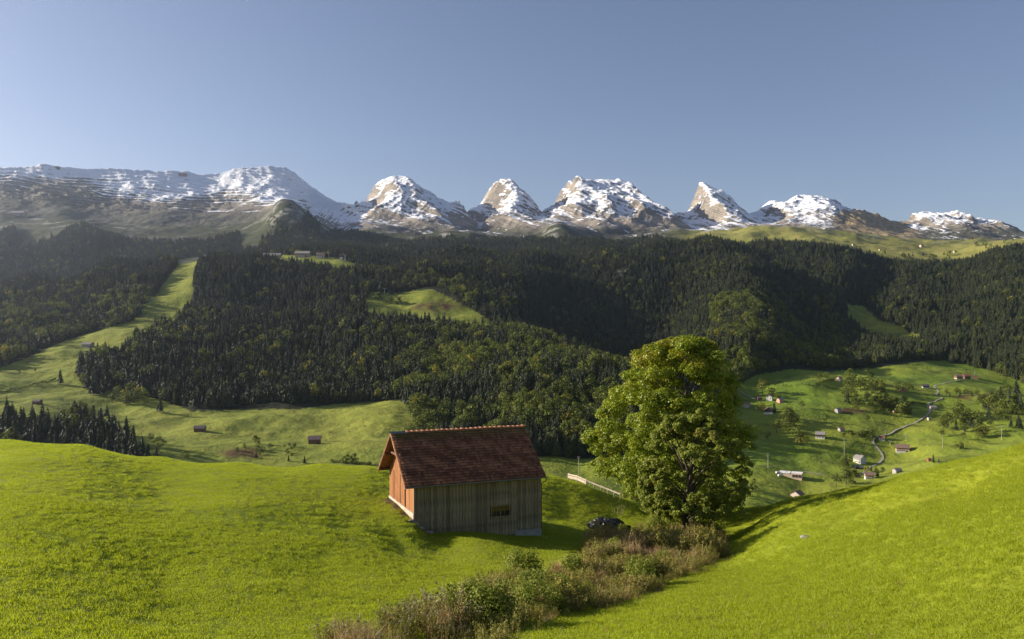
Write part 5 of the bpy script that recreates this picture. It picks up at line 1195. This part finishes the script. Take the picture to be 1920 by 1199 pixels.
cluster([(1590,820),(1635,818),(1635,826),(1590,826)], 8, (8, 15), 'bub', 'yellowing tree in the row left of the road junction', 'trees by the junction')
cluster([(1392,915),(1415,905),(1420,940),(1395,948)], 7, (8, 16), 'ubu', 'small bush in the shade right of the large maple', 'bushes right of the maple')
cluster([(130,770),(175,765),(190,790),(135,795)], 14, (16, 28), 'ssb', 'dark tree in the wooded hollow on the left slope', 'trees of the hollow')
cluster([(205,745),(265,735),(275,755),(210,765)], 14, (16, 28), 'bbs', 'tall pale tree in the row below the forest corner', 'trees below the forest corner')
cluster([(190,800),(255,820),(300,860),(200,845)], 16, (12, 22), 'sbs', 'dark tree at the right end of the shaded wood', 'trees right of the shaded wood')
cluster([(430,838),(560,835),(560,862),(440,862)], 16, (5, 11), 'uub', 'low bush on the hummocky meadow behind the field crest', 'bushes of the hummocky meadow')
cluster([(1380,850),(1400,800),(1420,830),(1400,880)], 4, (7, 13), 'ubu', 'small bush on the shaded slope right of the large maple crown', 'bushes on the shaded slope')
cluster([(690,556),(760,575),(720,572)], 5, (10, 15), 'bub', 'round bush at the left side of the forest clearing', 'bushes in the clearing')
def far_trees(poly, n_, hr, kd, label, grp, y0):
    xs_ = [a for a, b in poly]; ys_ = [b for a, b in poly]; c = 0; t_ = 0
    while c < n_ and t_ < 4000:
        t_ += 1; a = random.uniform(min(xs_), max(xs_)); b = random.uniform(min(ys_), max(ys_))
        if not in_poly(np.array([a]), np.array([b]), poly)[0]: continue
        p = ground_at(a, b, y0=y0)
        if abs(620 - p.z / p.y * 1500 - b) > 3: continue
        ms, nm, ct, wd = {'s': (SPR, 'spruce_tree', 'tree', 1.4), 'u': (BSH, 'bush', 'bush', 1.2)}[random.choice(kd)]
        plant(nm, ms[random.randrange(len(ms))], p, random.uniform(*hr), wd, label, ct, grp); c += 1
far_trees([(1500,450),(1560,462),(1640,472),(1700,480),(1790,470),(1780,495),(1680,492),(1600,480)], 34, (12, 22), 'ssu', 'small conifer dotted over the high alp below the grassy shoulder', 'conifers on the high alp', 2900)
far_trees([(1770,440),(1850,450),(1900,452),(1840,470)], 16, (10, 18), 'su', 'conifer dotted on the alp at the upper right edge', 'conifers at the upper right', 2900)
far_trees([(500,400),(560,395),(580,430),(500,440)], 30, (12, 20), 'su', 'conifer clinging to the grassy knob above the forest', 'conifers on the knob', 3600)
for (a, b, w_) in ((1728,464,7),(1600,462,5),(1560,463,4),(1790,474,5),(1650,470,4)):
    house('alpine_hut', a, b, w_, 'tiny alpine hut on the high alp %s' % {1728:'right of its middle',1600:'below the rock shoulder',1560:'left of the rock shoulder',1790:'near its right end',1650:'among scattered conifers'}[a], CREAM, RB, None, 15, .8, .5, 'hut', 0, y0=2900)

# ------------------------------------------------------------------ morning haze in the air
m_ = MB(); m_.box(-9000, 9000, -200, 8600, -420, 1480)
t = NT('haze'); vol = t.n('VolumePrincipled'); vol.inputs['Color'].default_value = (0.66, 0.78, 1.0, 1); vol.inputs['Density'].default_value = 0.000023; vol.inputs['Anisotropy'].default_value = 0.70
t.t.links.new(vol.outputs[0], t.out.inputs['Volume'])
hz = m_.build('haze', t.m); tag(hz, 'thin morning haze filling the valley air', kind='stuff')
wy = np.sqrt(rng.uniform(17 ** 2, 80 ** 2, 1500)); wx = rng.uniform(-.68, .68, len(wy)) * wy; wz = Z(wx, wy, False)
lx = (wx - BX) * math.cos(ang) + (wy - BY) * math.sin(ang); ly = -(wx - BX) * math.sin(ang) + (wy - BY) * math.cos(ang)
kk = ~((lx > -.5) & (lx < L_ + .5) & (ly > -.5) & (ly < D_ + .5)) & (fbm(wx, wy, 6, 2, 44) > -0.1); k_ = kk.sum(); h = rng.uniform(.10, .22, k_)
scatter('meadow_weeds', np.stack([wx[kk], wy[kk], wz[kk]], 1), rng.integers(0, 4, k_), rng.uniform(0, 6.28, k_), np.stack([h * 1.4, h * 1.4, h], 1), proto_coll('weed_kind', HERB), 'small darker broad leaved weeds dotted through the pasture')
# ------------------------------------------------------------------ every member of a small cluster gets a label of its own
ORD = 'first second third fourth fifth sixth seventh eighth ninth tenth eleventh twelfth thirteenth fourteenth fifteenth sixteenth seventeenth eighteenth nineteenth twentieth'.split()
byg = {}
for o in col.objects:
    if o.parent is None and 'group' in o and 'label' in o: byg.setdefault(o['group'], []).append(o)
for g_, os_ in byg.items():
    if g_.startswith('spruces ') or g_.startswith('leafy trees '): continue
    base_ = os_[0]['group']; nr_ = max(1, math.ceil(len(os_) / 12)); os_.sort(key=lambda o: -o.location.z / o.location.y)
    rown = {1: [''], 2: ['lower', 'upper'], 3: ['lower', 'middle', 'upper'], 4: ['lowest', 'lower middle', 'upper middle', 'topmost']}[nr_]; per_ = math.ceil(len(os_) / nr_)
    for r_ in range(nr_):
        row = sorted(os_[r_ * per_:(r_ + 1) * per_], key=lambda o: o.location.x / o.location.y)
        for i, o in enumerate(row):
            kind_ = {'spruce_tree': 'dark pointed conifer', 'broadleaf_tree': 'rounded leafy tree', 'bush': 'green bush', 'stone': 'grey stone'}.get(o.name.split('.')[0], o['category'])
            o['label'] = '%s, %s from left%s, %s' % (kind_, ORD[i], ', %s row' % rown[r_] if nr_ > 1 else '', base_)
